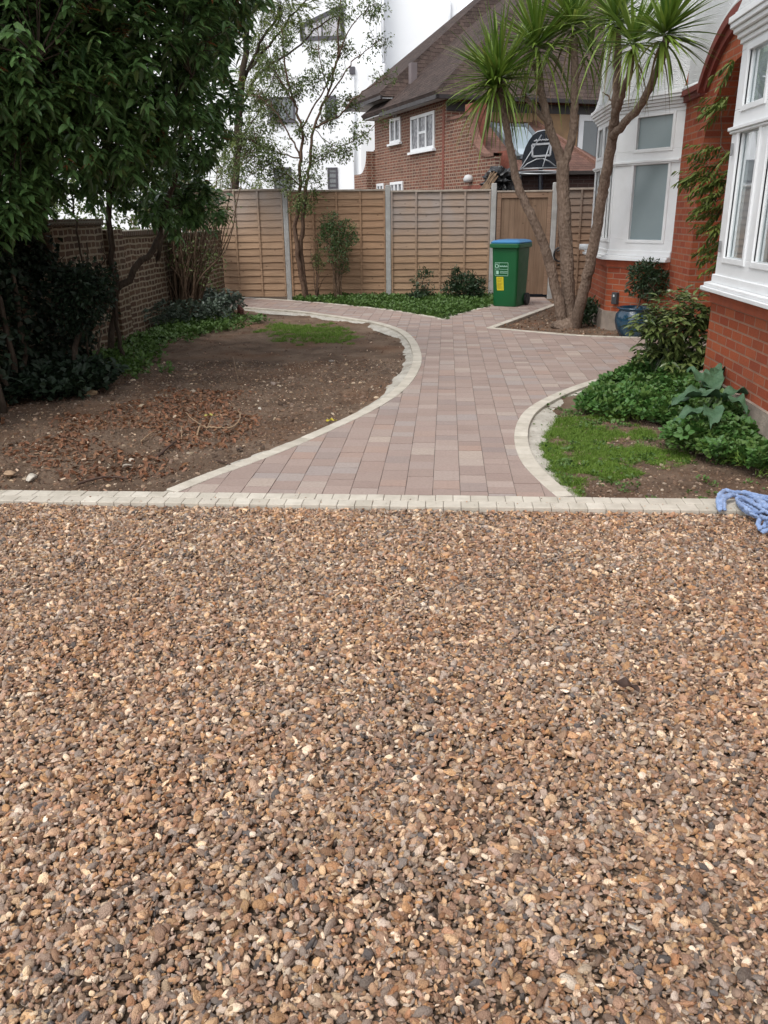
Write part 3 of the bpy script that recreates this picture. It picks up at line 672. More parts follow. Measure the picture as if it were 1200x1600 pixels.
# ================================================================== BACK FENCE
FY = 16.5
CONC = simple('concrete_post', (.36, .355, .34), .9, .16, 7, .008, 60, dirt=((.20, .19, .16), .5))
PX = [-5.06, -3.08, -1.12, .86, 1.99]
fence = thing('garden_fence', 'wooden overlap panel fence with concrete posts across the end of the garden', 'fence', (-1.5, FY, 0))
for x_ in PX:
    h_ = 2.06; mm = MB(); mm.prism([(x_-.05, FY-.05), (x_+.05, FY-.05), (x_+.05, FY+.05), (x_-.05, FY+.05)], -.16, h_-.03); mm.prism([(x_-.048, FY-.048), (x_+.048, FY-.048), (x_+.048, FY+.048), (x_-.048, FY+.048)], h_-.03, h_)
    mm.build('concrete_post', CONC, fence, bevel=.014)
def panel(x0, x1, mat, label, top=1.98, nb=5, z0=.05, cap=None):
    sl = MB(); n = 15; hh = (top-z0-.03)/n
    for k in range(n):
        zb = z0+k*hh; wob = [(x0+(x1-x0)*i/8, random.uniform(-.007, .007)) for i in range(9)]
        V = []
        for x_, dz in wob: V += [(x_, FY-.016, zb-.012+dz), (x_, FY-.028, zb-.011+dz), (x_, FY-.004, zb+hh+.014), (x_, FY+.004, zb+hh+.014)]
        f = []
        for i in range(8):
            a = 4*i; f += [[a+1, a+5, a+6, a+2], [a, a+4, a+5, a+1], [a+3, a+2, a+6, a+7], [a, a+3, a+7, a+4]]
        sl.add(V, f)
    pn = sl.build('fence_panel', mat, fence, label=label)
    for i in range(nb):
        xb = x0+.02+(x1-x0-.04)*i/(nb-1); mm = MB(); mm.box(xb-.017, xb+.017, FY-.048, FY-.030, z0-.01, top-.035); mm.build('batten', mat, pn, bevel=.003)
    mm = MB(); mm.box(x0, x1, FY-.052, FY+.03, top-.034, top); mm.build('capping', cap or mat, pn, bevel=.004)
W1 = woodmat('panel_pink', (.36, .24, .155), (.25, .16, .10), (.33, .28, .245), 1.6)
W2 = woodmat('panel_orange', (.35, .22, .135), (.25, .15, .09), (.33, .255, .19), 2.2)
W3 = woodmat('panel_greyed', (.34, .225, .14), (.24, .155, .10), (.30, .25, .22), 1.2)
W4 = woodmat('panel_right', (.25, .165, .11), (.16, .10, .068), (.20, .165, .14), 1.6)
CAPW = simple('weathered_capping', (.33, .28, .23), .85, .2, 9)
panel(PX[0]+.05, PX[1]-.052, W1, 'pinkish wooden fence panel with dark stains', 2.02, cap=CAPW)
panel(PX[1]+.052, PX[2]-.052, W2, 'orange toned wooden fence panel', 1.99, cap=CAPW)
panel(PX[2]+.052, PX[3]-.052, W3, 'wooden fence panel weathered grey towards the top', 1.96, cap=CAPW)
panel(PX[4]+.052, PX[4]+.92, W4, 'short darker fence panel', 1.96, nb=3, cap=CAPW)
gt = thing('garden_gate', 'closed wooden board gate behind the green bin', 'gate', (1.42, FY, 0))
GW = woodmat('gate_boards', (.23, .155, .105), (.13, .08, .052), (.20, .15, .12), 2.4, vert=True)
GF = woodmat('gate_frame', (.26, .175, .12), (.15, .085, .058), vert=False)
mm = MB(); x_ = .955
while x_ < 1.88: mm.box(x_, min(x_+.098, 1.88), FY-.012-.003*random.random(), FY+.01, .06, 1.86); x_ += .1
mm.build('boards', GW, gt, bevel=.002)
mm = MB(); mm.box(.925, 1.0, FY-.04, FY+.03, .05, 1.90); mm.box(1.86, 1.935, FY-.04, FY+.03, .05, 1.90); mm.box(1.001, 1.859, FY-.038, FY+.028, 1.80, 1.90); mm.build('frame', GF, gt, bevel=.004)
mm = MB(); mm.box(.912, 1.94, FY-.05, FY+.035, 1.901, 1.93); mm.build('capping', CAPW, gt, bevel=.004)
mm = MB(); mm.lathe([(.0, 0), (.018, 0), (.018, .03), (.028, .04), (.028, .055), (0, .06)], (0, 0, 0), 12)
k_ = mm; V = np.concatenate(k_.V); V = np.stack([V[:, 0]+1.80, FY-.04-V[:, 2], V[:, 1]+1.02], 1); k_.V = [V]; k_.build('handle', simple('black_iron', (.02, .02, .02), .5, .1, 4), gt, smooth=True)
IRON = simple('black_metal', (.015, .015, .016), .45, .1, 4)
mm = MB(); mm.tube([(2.13+.13*math.cos(a)*(1-.05*a), FY-.08, .78+.15*math.sin(a)*(1-.05*a)) for a in np.linspace(.6, 8.6, 44)], .016, 8)
mm.tube([(2.10, FY-.08, .60), (2.14, FY-.03, .60)], .014, 6)
tag(mm.build('wall_bracket', IRON, None, smooth=True), 'black curled iron bracket on the short fence panel behind the palm', 'bracket')

# ================================================================== BRICK GARDEN WALL ON THE LEFT
STOCK = brickmat('dark_stock_brick', [(.075, .042, .028), (.11, .062, .038), (.14, .085, .05), (.09, .05, .035), (.17, .11, .07)], (.34, .285, .205), ms=.0125, bump=.014, warp=.012, stain=((.05, .05, .03), .4), flemish=True)
gw = thing('garden_wall', 'old dark brick garden wall with pale mortar along the left side', 'wall', (-4.35, 12, 0))
mm = MB(); WX = -4.32
for y0_, y1_, h_ in ((3.0, 10.6, 1.46), (10.62, 11.0, 1.40), (11.02, 13.6, 1.30), (13.62, 16.3, 1.22)):
    e = .0 if y1_-y0_ > 1 else .10
    mm.box(WX-.22, WX+e, y0_, y1_, -.16, h_)
mm.build('wall', STOCK, gw, bevel=.008)
mm = MB()
for y0_, y1_, h_ in ((3.0, 10.6, 1.46), (11.02, 13.6, 1.30), (13.62, 16.3, 1.22)): mm.box(WX-.25, WX+.03, y0_, y1_, h_+.001, h_+.075)
mm.build('coping', brickmat('coping_brick', [(.08, .05, .035), (.13, .08, .05), (.10, .07, .05)], (.2, .18, .14), bw=.075, bh=.30, ms=.012, bump=.01, stain=((.06, .07, .04), .7)), gw, bevel=.012)
# ================================================================== BUILDINGS BEHIND THE FENCE
def at(px, py, Y): return aty(px, py, Y)
WRENDER = simple('white_render', (.84, .85, .86), .85, .02, 1.2, .002, 30)
ANTH = simple('grey_window_frame', (.06, .055, .065), .5, .1, 3)
WHT2 = simple('white_downpipe', (.60, .61, .63), .5, .03, 3)
t = T('far_glass'); t.bs(Base_Color=(.10, .11, .12), Roughness=.06, Specular_IOR_Level=.7); DGLASS = t.m
t = T('far_glass_light'); t.bs(Base_Color=(.42, .40, .42), Roughness=.15, Specular_IOR_Level=.7); LGLASS = t.m
YW = 33.0
wb = thing('white_rendered_building', 'tall white rendered building with a few small dark windows behind the fence', 'building', (-4, YW, 0))
def X(px, Y, py=200): return at(px, py, Y)[0]
def Z(py, Y, px=600): return at(px, py, Y)[2]
mm = MB(); xa, xb, xc = X(10, YW), X(597, YW, 100), X(714, YW+.8, 60)
mm.box(xa, xb, YW, YW+9, -.16, 13.5); mm.box(xb+.004, xc, YW+.8, YW+9, -.16, 13.2); mm.box(X(563, YW-1), X(604, YW-1, 250), YW-1.2, YW-.004, -.16, Z(99, YW-1.2))
mm.build('wall', WRENDER, wb, bevel=.03)
def fwin(px0, px1, py0, py1, Y, cols=2, rows=2, par=None, frame=ANTH, glass=DGLASS, rake=0.0, fw_=.07, sill=None, mull=.045):
    x0, x1 = X(px0, Y, (py0+py1)/2), X(px1, Y, (py0+py1)/2); z0, z1 = Z(py1, Y, px0), Z(py0, Y, px0); r_ = rake
    f = MB(); y0, y1 = Y-.05, Y+.10
    zt = lambda x: z1-r_*(x1-x)/(x1-x0)
    f.box(x0, x1, y0, y1, z0, z0+fw_); f.box(x0, x0+fw_, y0-.001, y1, z0+fw_, zt(x0+fw_)); f.box(x1-fw_, x1, y0-.001, y1, z0+fw_, z1-fw_*.3)
    f.bar((x0, (y0+y1)/2, zt(x0)-fw_*.5), (x1, (y0+y1)/2, zt(x1)-fw_*.5), y1-y0-.004, fw_*1.1)
    for i in range(1, cols): xx = x0+(x1-x0)*i/cols; f.box(xx-mull/2, xx+mull/2, y0+.01, y1, z0+fw_, zt(xx)-fw_*.5)
    for j in range(1, rows): zz = z0+(z1-z0)*j/rows; f.box(x0+fw_, x1-fw_, y0+.02, y1, zz-mull/2, zz+mull/2)
    w_ = f.build('window', frame, par); g_ = MB(); g_.add([(x0+.01, Y-.02, z0+.01), (x1-.01, Y-.02, z0+.01), (x1-.01, Y-.02, z1-.02), (x0+.01, Y-.02, zt(x0)-.02)], [[0, 1, 2, 3]]); g_.build('pane', glass, w_)
    if sill: sm = MB(); sm.box(x0-.08, x1+.08, y0-.06, y1, z0-.06, z0-.003); sm.build('sill', sill, w_, bevel=.01)
fwin(468, 538, 8, 64, YW, 2, 1, wb, rake=.62, glass=LGLASS, fw_=.13)
fwin(421, 461, 152, 190, YW, 3, 1, wb, sill=ANTH)
fwin(508, 526, 150, 186, YW, 2, 4, wb)
fwin(512, 528, 262, 295, YW, 1, 4, wb)
fwin(428, 456, 262, 296, YW, 2, 2, wb)
mm = MB(); p_ = at(550, 110, YW-.1); mm.box(p_[0]-.09, p_[0]+.11, YW-.16, YW-.002, p_[2]-.12, p_[2]+.12); mm.build('vent', ANTH, wb, bevel=.01)
for px, y0_, y1_, Yp in ((552, 120, 296, YW-.08), (598.5, -30, 96, YW-.09), (703, 2, 60, YW+.72)):
    a = at(px, y0_, Yp); b = at(px, y1_, Yp); mm = MB(); mm.tube([(a[0], Yp, a[2]), (a[0], Yp, b[2])], .05, 8); mm.build('downpipe', WHT2, wb, smooth=True)

# ---- neighbour's brick house, square to its own street
NBK = brickmat('neighbour_brick', [(.13, .05, .035), (.20, .075, .05), (.25, .095, .06), (.165, .06, .042), (.105, .048, .038)], (.36, .27, .20), ms=.013, bump=.01, flemish=True, stain=((.12, .06, .04), .4))
QUOIN = simple('red_quoin_brick', (.21, .065, .042), .85, .3, 22, .008, 60)
ROOFT = tilemat('plain_roof_tile', (.050, .034, .030), (.095, .064, .054), .17, .115, .09)
ROOFL = tilemat('red_roof_tile', (.13, .07, .056), (.21, .11, .085), .17, .105, .04)
SOFF = simple('white_soffit', (.5, .5, .5), .7, .05, 3); GUT = simple('dark_gutter', (.018, .012, .012), .5, .2, 4)
TANR = simple('tan_render', (.27, .17, .09), .9, .25, 3, .006, 40)
A_ = R(24.1); O_ = np.array([-.06, 22.4]); U_ = np.array([-math.sin(A_), math.cos(A_)]); V_ = np.array([math.cos(A_), math.sin(A_)])
def W(u, v, z): q = O_+U_*u+V_*v; return (float(q[0]), float(q[1]), float(z))
nh = thing('neighbour_brick_house', "neighbour's brown brick house with steep tiled roof beyond the fence", 'house', W(2, 2, 0))
MW = Matrix(((V_[0], U_[0], 0, O_[0]), (V_[1], U_[1], 0, O_[1]), (0, 0, 1, 0), (0, 0, 0, 1)))     # local x = v, y = u
mm = MB(); EZ = 4.22
mm.box(0, 9, 0, 5.35, -.16, EZ+.05, MW)
mm.build('wall', NBK, nh)
# flank wall running forward with a swept parapet
mm = MB(); prof = []
u_end = -2.68
def prz(u):   # top of the flank wall along u (0 at the corner, negative towards us)
    s_ = -u
    if s_ < 1.4: return 3.68
    if s_ > 2.42: return 2.73
    k = (s_-1.4)/1.02; return 2.73+.95*(1-math.sqrt(max(0, 1-(1-k)**2)))
us = np.r_[np.linspace(0, -1.39, 4), np.linspace(-1.4, -2.42, 34), u_end]
poly = [(u, prz(u)) for u in us]
for (a, za), (b, zb) in zip(poly[:-1], poly[1:]):
    mm.add([W(a, 0, -.1), W(b, 0, -.1), W(b, 0, zb), W(a, 0, za)], [[0, 3, 2, 1]]); mm.add([W(a, .14, -.1), W(b, .14, -.1), W(b, .14, zb), W(a, .14, za)], [[0, 1, 2, 3]]); mm.add([W(a, 0, za), W(b, 0, zb), W(b, .14, zb), W(a, .14, za)], [[0, 3, 2, 1]])
mm.add([W(u_end, 0, -.1), W(u_end, .14, -.1), W(u_end, .14, 2.73), W(u_end, 0, 2.73)], [[0, 3, 2, 1]])
mm.build('flank_wall', NBK, nh)
mm = MB(); cop = simple('parapet_tile', (.17, .085, .06), .85, .3, 20, .01, 60)
for off, zz in ((.0, .0),):
    pts = [(u, z+.03) for u, z in poly]
    for (a, za), (b, zb) in zip(pts[:-1], pts[1:]):
        mm.add([W(a, -.035, za-.03), W(b, -.035, zb-.03), W(b, -.035, zb+.035), W(a, -.035, za+.035), W(a, .175, za-.03), W(b, .175, zb-.03), W(b, .175, zb+.035), W(a, .175, za+.035)], [[0, 3, 2, 1], [4, 5, 6, 7], [3, 7, 6, 2], [0, 1, 5, 4]])
mm.build('parapet_coping', cop, nh)
mm = MB(); mm.box(.06, .42, -1.35, -.95, 2.6, 3.95, MW); mm.build('brick_pier', QUOIN, nh); mm = MB(); mm.box(.366, .50, -2.68, -2.1, 2.45, 2.86, MW); mm.build('brick_pier', QUOIN, nh)
mm = MB(); mm.box(-.012, .0, .1, .22, -.1, EZ-.1, MW); mm.build('quoin_strip', QUOIN, nh)
mm = MB(); mm.box(-.03, 0, -2.5, -1.1, 1.98, 2.16, MW); mm.build('plinth_band', QUOIN, nh)
# small wing wall at the far left with its own swept shoulder
mm = MB(); pw = [(5.36, 3.35)]+[(5.36+.62*(1-math.cos(k*PI/16)) , 3.35-.62*math.sin(k*PI/16)*1.0) for k in range(1, 9)]+[(6.6, 2.73), (6.6, -.1), (5.36, -.1)]
F1 = [W(u, .02, z) for u, z in pw]; mm.slab(F1[::-1], .3); mm.build('wing_wall', NBK, nh)
mm = MB(); 
for (a, za), (b, zb) in zip(pw[:9], pw[1:10]): mm.add([W(a, -.03, za-.03), W(b, -.03, zb-.03), W(b, -.03, zb+.04), W(a, -.03, za+.04), W(a, .36, za-.03), W(b, .36, zb-.03), W(b, .36, zb+.04), W(a, .36, za+.04)], [[0, 1, 2, 3], [4, 7, 6, 5], [3, 2, 6, 7], [0, 4, 5, 1]])
mm.build('parapet_coping', cop, nh)
# face 2: tan render panel, dark strip painted as eave shade, casement window
mm = MB(); mm.box(1.2, 3.75, -.03, -.001, 2.6, EZ-.3, MW); mm.build('render_panel', TANR, nh)
# roofs: steep hipped prism, plus the taller rear part
def hip(u0, u1, v0, v1, ez, rise, name, mat, thick=.10, hip1=False):
    vm = (v0+v1)/2; run = vm-v0; rz = ez+rise; uh = min(run*.62, (u1-u0)*.97) if hip1 else (u1-u0)/2*.98
    a, b, c_, d = W(u0, v0, ez), W(u0, v1, ez), W(u1, v1, ez), W(u1, v0, ez); p, q = W(u0+uh, vm, rz), W(u1-uh, vm, rz)
    m2 = MB(); m2.slab([a, p, q, d][::-1], thick); m2.slab([a, b, p], thick); m2.slab([c_, d, q], thick); m2.slab([b, c_, q, p], thick)
    return m2.build(name, mat, nh)
hip(-.42, 5.2, -.42, 11.0, EZ, 4.5, 'roof', ROOFT)
hip(3.45, 6.75, -.45, 11.2, EZ+.42, 4.4, 'roof', ROOFT)
mm = MB(); mm.box(-.40, 9, -.40, 5.1, EZ-.04, EZ-.012, MW); mm.box(-.43, 9, 3.5, 6.7, EZ+.36, EZ+.40, MW); mm.build('soffit', SOFF, nh)
mm = MB(); mm.box(-.47, -.40, -.47, 3.6, EZ-.09, EZ+.0, MW); mm.box(-.47, 9, -.47, -.40, EZ-.09, EZ+.001, MW); mm.box(-.50, -.44, 3.4, 6.8, EZ+.34, EZ+.43, MW); mm.build('gutter', GUT, nh)
mm = MB(); mm.box(-.01, 9, -.045, 0, EZ-.30, EZ-.10, MW); mm.build('eave_shade', GUT, nh)  # dark strip on the wall, its colour standing in for shade under the eaves
mm = MB(); mm.box(.35, .52, 3.2, 3.42, EZ+.3, EZ+1.25, MW); mm.build('flue', simple('flue_grey', (.16, .13, .13), .8, .1, 4), nh)
mm = MB(); mm.box(-.04, 0, 3.6, 3.65, EZ-.1, EZ+.35, MW); mm.box(-.01, .5, 3.46, 3.56, EZ-.1, EZ+.4, MW); mm.build('soffit_panel', SOFF, nh)
t = T('curtained_glass'); t.bs(Base_Color=t.mix(t.rng(t.noise(12), .4, .6), (.22, .22, .23), (.07, .07, .08)), Roughness=.1); CGL = t.m
def nwin(face, a0, a1, z0, z1, cols, midbar=True, frame=WHITE, glass=CGL, sill=True, fwd=.075):
    """face 1 lies on v=0 (a = u); face 2 lies on u=0 (a = v)"""
    def bx(mb, p0, p1, o0, o1, q0, q1):
        if face == 1: mb.box(-o1, -o0, p0, p1, q0, q1, MW)
        else: mb.box(p0, p1, -o1, -o0, q0, q1, MW)
    f = MB(); w_ = fwd
    bx(f, a0, a1, -.03, .04, z0, z0+w_); bx(f, a0, a1, -.03, .04, z1-w_, z1)
    for i in range(cols+1): c_ = a0+w_/2+(a1-a0-w_)*i/cols; bx(f, c_-w_/2, c_+w_/2, -.03, .038, z0+w_, z1-w_)
    if midbar:
        i = cols//2; c0 = a0+w_+(a1-a0-w_)*i/cols; bx(f, c0, c0+(a1-a0-w_)/cols-w_, -.03, .03, (z0+z1)/2-.03, (z0+z1)/2+.03)
    o = f.build('window', frame, nh); g2 = MB(); bx(g2, a0+.02, a1-.02, -.005, .006, z0+.02, z1-.02); g2.build('pane', glass, o)
    if sill: s2 = MB(); bx(s2, a0-.07, a1+.07, 0, .10, z0-.06, z0-.003); s2.build('sill', frame, o)
nwin(1, .70, 2.32, 3.12, 4.0, 3)
nwin(1, 2.95, 3.95, 1.6, 2.42, 3, sill=False)
nwin(1, 4.55, 5.15, 1.5, 2.42, 2, sill=False)
nwin(1, 3.1, 3.95, 3.45, 4.1, 2, midbar=False)
nwin(2, 3.78, 6.3, 2.6, 3.92, 4, midbar=False, glass=DGLASS, fwd=.14)
mm = MB(); mm.lathe([(0, .0), (.10, .01), (.12, .08), (.08, .16), (0, .18)], (0, 0, 0), 14); V = np.concatenate(mm.V); c0 = W(-1.5, -.08, 2.22); V[:, 0] += c0[0]; V[:, 1] += c0[1]; V[:, 2] += c0[2]; mm.V = [V]; mm.build('alarm_dome', SOFF, nh, smooth=True)
# lean-to with roof window
LA, LB = 3.73, 2.47; u_l = -2.1
def LR(s_, v): return W(-.0+u_l*s_, v, LA+(LB-LA)*s_)
mm = MB(); mm.slab([LR(0, .34), LR(1, .34), LR(1, 6.3), LR(0, 2.9)][::-1] if 0 else [LR(1, .34), LR(1, 3.35), LR(0, 2.45), LR(0, .34)], .09); mm.slab([LR(1, 3.35), W(0, 5.4, LB), LR(0, 2.45)], .09)
mm.build('lean_to_roof', ROOFL, nh)
mm = MB(); mm.bar(LR(0, 2.45), LR(1.02, 3.36), .14, .1); mm.build('hip_tiles', cop, nh)
mm = MB(); mm.box(.34, 3.2, u_l+.15, -.01, -.1, LB, MW); mm.build('lean_to_wall', NBK, nh)
def lrp(s_, v, h): p = Vector(LR(s_, v)); n_ = (Vector(LR(0, 0))-Vector(LR(1, 0))).cross(Vector(LR(0, 1))-Vector(LR(0, 0))).normalized(); n_ = n_ if n_.z > 0 else -n_; return p+n_*h
def lbar(mb, s0, v0, s1, v1, w_, h_): mb.bar(lrp(s0, v0, h_/2), lrp(s1, v1, h_/2), w_, h_)
mm = MB(); s0_, s1_, v0_, v1_ = .13, .80, 1.12, 2.05
lbar(mm, s0_, v0_, s1_, v0_, .11, .10); lbar(mm, s0_, v1_, s1_, v1_, .11, .10); lbar(mm, s0_+.02, v0_+.05, s0_+.02, v1_-.05, .11, .098); lbar(mm, s1_-.02, v0_+.05, s1_-.02, v1_-.05, .11, .098)
rw = mm.build('roof_window', simple('roof_window_grey', (.13, .15, .165), .5, .08, 4), nh)
t = T('sky_glass'); t.bs(Base_Color=(.35, .42, .46), Roughness=.04, Specular_IOR_Level=1.0, Coat_Weight=1.0); SGL = t.m
mm = MB(); mm.slab([tuple(lrp(a, b, .055)) for a, b in ((s1_, v0_), (s1_, v1_), (s0_, v1_), (s0_, v0_))], .02); mm.build('pane', SGL, rw)

# ---- dark outbuilding wall just beyond the fence, with things stacked on and beside it
DKB = brickmat('dark_brick', [(.035, .02, .018), (.06, .03, .025), (.045, .026, .022)], (.075, .055, .05), ms=.010, bump=.008)
ow = thing('outbuilding', 'low dark brick outbuilding showing just above the gate', 'outbuilding', (2.4, 19.0, 0))
mm = MB(); mm.box(.92, 5.0, 18.6, 19.6, -.16, 2.26); mm.build('wall', DKB, ow)
mm = MB(); mm.box(.80, 5.1, 18.5, 19.7, 2.261, 2.34); mm.build('roof', simple('felt_roof', (.035, .028, .026), .9, .3, 8, .01), ow, bevel=.01)
# basketball hoop board seen from the front
BLK = simple('black_board', (.010, .014, .022), .25, .2, 2, spec=.6); BARE = simple('grey_steel_tube', (.30, .31, .32), .4, .1, 6, metal=.6)
YB = 18.3; bb = thing('basketball_hoop', 'black domed basketball backboard with white target square above the gate', 'basketball hoop', (2.3, YB, 0))
def B(px, py, dy=0.): q = at(px, py, YB+dy); return (q[0], YB+dy, q[2])
dome = [(816, 262), (815.5, 250), (817.5, 240), (821, 230), (826, 220), (832, 212), (840, 206), (850, 204), (859, 206), (866, 211), (871, 219), (874.5, 229), (876.5, 241), (877, 253), (876, 261)]
mm = MB(); mm.slab([B(*q) for q in dome][::-1] if 0 else [B(*q) for q in dome], .04); mm.build('backboard', BLK, bb)
mm = MB(); mm.tube([B(x_, y_, -.01) for x_, y_ in dome[5:]], .018, 6); mm.tube([B(816, 264, -.03), B(876, 262, -.03)], .02, 6); mm.build('rim_trim', BARE, bb, smooth=True)
mm = MB()
for a, b in (((832, 244.5), (831.5, 226)), ((831.5, 226), (861, 224)), ((861, 224), (859.5, 242.5)), ((859.5, 242.5), (832, 244.5))): mm.bar(B(*a, -.055), B(*b, -.055), .012, .035)
mm.build('target_square', simple('grey_marking', (.42, .43, .45), .5, .05, 3), bb)
mm = MB(); rs = random.Random(4); pts = []
for i in range(44): x_ = 836+i*.6; pts.append(B(x_, 219.2-i*.03+1.5*math.sin(i*1.25)*(.6+.4*math.sin(i*.5)), -.055))
mm.tube(pts, .009, 5); mm.tube([B(834, 220.5, -.055), B(842, 220, -.055)], .009, 5); mm.build('script_marking', bpy.data.materials['grey_marking'], bb)
mm = MB(); mm.tube([B(846, 211, -.1), B(813, 264, -.6)], .012, 6); mm.tube([B(864, 209, -.1), B(848, 261, -.6)], .012, 6)
mm.tube([B(x_, y_, -.3) for x_, y_ in ((813, 266), (824, 256), (838, 249), (848, 248))], .014, 6); mm.tube([B(x_, y_, -.3) for x_, y_ in ((848, 248), (858, 252), (868, 260))], .014, 6); mm.build('strut', BARE, bb, smooth=True)
mm = MB(); c_ = Vector(B(843, 269.5, -.45)); mm.tube([(c_.x+.42*math.cos(a), c_.y+.22*math.sin(a), c_.z+.035*math.sin(a)) for a in np.linspace(0, 2*PI, 40)], .018, 6, cap=False); mm.build('hoop', BARE, bb, smooth=True)
mm = MB(); mm.tube([B(845, 262, .12), (c_.x+.2, YB+.12, 0)], .05, 8); mm.box(c_.x-.1, c_.x+.4, YB, YB+.4, -.16, .1); mm.build('pole', BLK, bb)
# tarpaulin heap and canes beside the outbuilding
mm = MB(); ti = simple('black_tarpaulin', (.012, .012, .013), .35, .3, 5, .01, 20)
def crumple(mb, c, rx, ry, rz, seed, amp=.3, fr=2.0, seg=40):
    V = []; n = seg
    for j in range(n//2+1):
        for i in range(n):
            th = PI*j/(n//2); ph = 2*PI*i/n; d = Vector((math.sin(th)*math.cos(ph), math.sin(th)*math.sin(ph), math.cos(th)))
            k = 1+amp*(noise.noise(d*fr+Vector((seed, 0, 0))))-amp*.5*abs(noise.noise(d*fr*2.3+Vector((0, seed, 0))))
            V.append((c[0]+d.x*rx*k, c[1]+d.y*ry*k, c[2]+d.z*rz*k))
    mb.add(V, [[j*n+i, j*n+(i+1) % n, (j+1)*n+(i+1) % n, (j+1)*n+i][::-1] for j in range(n//2) for i in range(n)])
pT = at(783, 282, 18.6); crumple(mm, (pT[0], 18.6, pT[2]-.02), .36, .3, .24, 3.3, .9, 2.5); crumple(mm, (pT[0]+.28, 18.45, pT[2]-.45), .2, .25, .5, 7.3, .6, 2.5)
tag(mm.build('tarpaulin', ti, None, smooth=False), 'crumpled black tarpaulin heaped left of the basketball board', 'tarpaulin')
mm = MB(); cm = simple('dry_canes', (.17, .11, .065), .85, .3, 10)
for i in range(16):
    a = at(750+rng.random()*14, 296, 18.0); b = at(764+rng.random()*14, 268+rng.random()*8, 18.3); mm.tube([(a[0]-.25, 18.0, 0), (a[0], 18.0, a[2]), (b[0], 18.3, b[2])], .012, 5)
tag(mm.build('cane_bundle', cm, None), 'bundle of dry canes leaning beside the black tarpaulin', 'canes')

# ================================================================== WHEELED BIN
bp = g(789, 481); bin_ = thing('wheelie_bin', 'green wheelie bin with a blue lid standing in front of the gate', 'bin', (bp[0], 14.98, 0)); bth = R(-27)
MBn = Matrix.Translation((bp[0]+.10, 15.02, 0.004)) @ Matrix.Rotation(bth, 4, 'Z') @ Matrix.Scale(1.05, 4)
GREEN = simple('green_plastic', (.001, .085, .022), .5, .08, 3, .0008, 60); BLUE = simple('blue_plastic', (.03, .17, .36), .4, .08, 3); RUB = simple('black_rubber', (.012, .012, .012), .7, .2, 8)
def tf(mb): V = np.concatenate(mb.V); V = V@np.array(MBn.to_3x3()).T+np.array(MBn.to_translation()); mb.V = [V]; return mb
def rrect(hx, hy, r, n=6): return [(sx*(hx-r)+r*math.cos(a0+k*PI/2/n), sy*(hy-r)+r*math.sin(a0+k*PI/2/n)) for sx, sy, a0 in ((1, 1, 0), (-1, 1, PI/2), (-1, -1, PI), (1, -1, 3*PI/2)) for k in range(n+1)]
def loft(mb, rings, capb=True, capt=True):
    n = len(rings[0]); V = [p for r_ in rings for p in r_]; f = [[j*n+i, j*n+(i+1) % n, (j+1)*n+(i+1) % n, (j+1)*n+i] for j in range(len(rings)-1) for i in range(n)]
    if capb: f.append(list(range(n))[::-1])
    if capt: f.append([(len(rings)-1)*n+i for i in range(n)])
    mb.add(V, f)
def ring(hx, hy, r, z, oy=0): return [(x_, y_+oy, z) for x_, y_ in rrect(hx, hy, r)]
mm = MB(); loft(mm, [ring(.20, .22, .05, .0, .0), ring(.207, .229, .05, .03, .0), ring(.212, .232, .045, .22, 0), ring(.232, .262, .045, .93, -.01), ring(.232, .266, .04, .96, -.01)]); tf(mm).build('body', GREEN, bin_, smooth=True).modifiers.new('e', 'EDGE_SPLIT').split_angle = R(40)
mm = MB(); loft(mm, [ring(.245, .28, .04, .925, -.012), ring(.262, .30, .04, .935, -.015), ring(.262, .30, .04, .985, -.015), ring(.25, .29, .035, .995, -.015)]); tf(mm).build('rim', GREEN, bin_, smooth=True).modifiers.new('e', 'EDGE_SPLIT').split_angle = R(40)
mm = MB(); loft(mm, [ring(.252, .285, .04, .997, .0), ring(.255, .29, .04, 1.015, .0), ring(.235, .265, .05, 1.04, .01), ring(.17, .19, .06, 1.055, .03)]); tf(mm).build('lid', BLUE, bin_, smooth=True).modifiers.new('e', 'EDGE_SPLIT').split_angle = R(40)
mm = MB(); mm.tube([(-.2, .33, 1.0), (.2, .33, 1.0)], .016, 10); mm.box(-.17, -.14, .26, .34, .97, 1.0); mm.box(.14, .17, .26, .34, .97, 1.0); tf(mm).build('handle', GREEN, bin_, smooth=False)
for sx in (-1, 1):
    mm = MB(); mm.tube([(sx*.205, .20, .098), (sx*.255, .20, .098)], .10, 24); tf(mm).build('wheel', RUB, bin_, bevel=.012)
def lab(mb, x0, x1, z0, z1, o=.003):
    f = lambda z: -(.232+(.262-.232)*(z-.22)/.71)-.01*(z-.22)/.71-o
    mb.add([(x0, f(z0), z0), (x1, f(z0), z0), (x1, f(z1), z1), (x0, f(z1), z1)], [[0, 1, 2, 3]])
PALE = simple('pale_print', (.35, .58, .45), .5, .05, 3); YEL = simple('yellow_sticker', (.55, .45, .015), .5, .12, 30)
mm = MB(); a0, a1, b0, b1 = -.17, .065, .49, .70
for q in ((a0, a1, b1-.006, b1), (a0, a1, b0, b0+.006), (a0, a0+.006, b0, b1), (a1-.006, a1, b0, b1), (a0, a1, .592, .597), (-.098, -.093, .6, b1)): lab(mm, *q)
for k in range(11): lab(mm, -.082+k*.0125, -.082+k*.0125+.009, .632, .632+.018+.006*(k % 3 == 0), .004)
for k in range(13): lab(mm, -.082+k*.0105, -.082+k*.0105+.007, .556, .566, .004)
for k in range(13): lab(mm, -.082+k*.0105, -.082+k*.0105+.007, .530, .544, .004)
lab(mm, -.145, -.102, .515, .572, .004)
f_ = lambda z: -(.232+(.262-.232)*(z-.22)/.71)-.01*(z-.22)/.71-.004
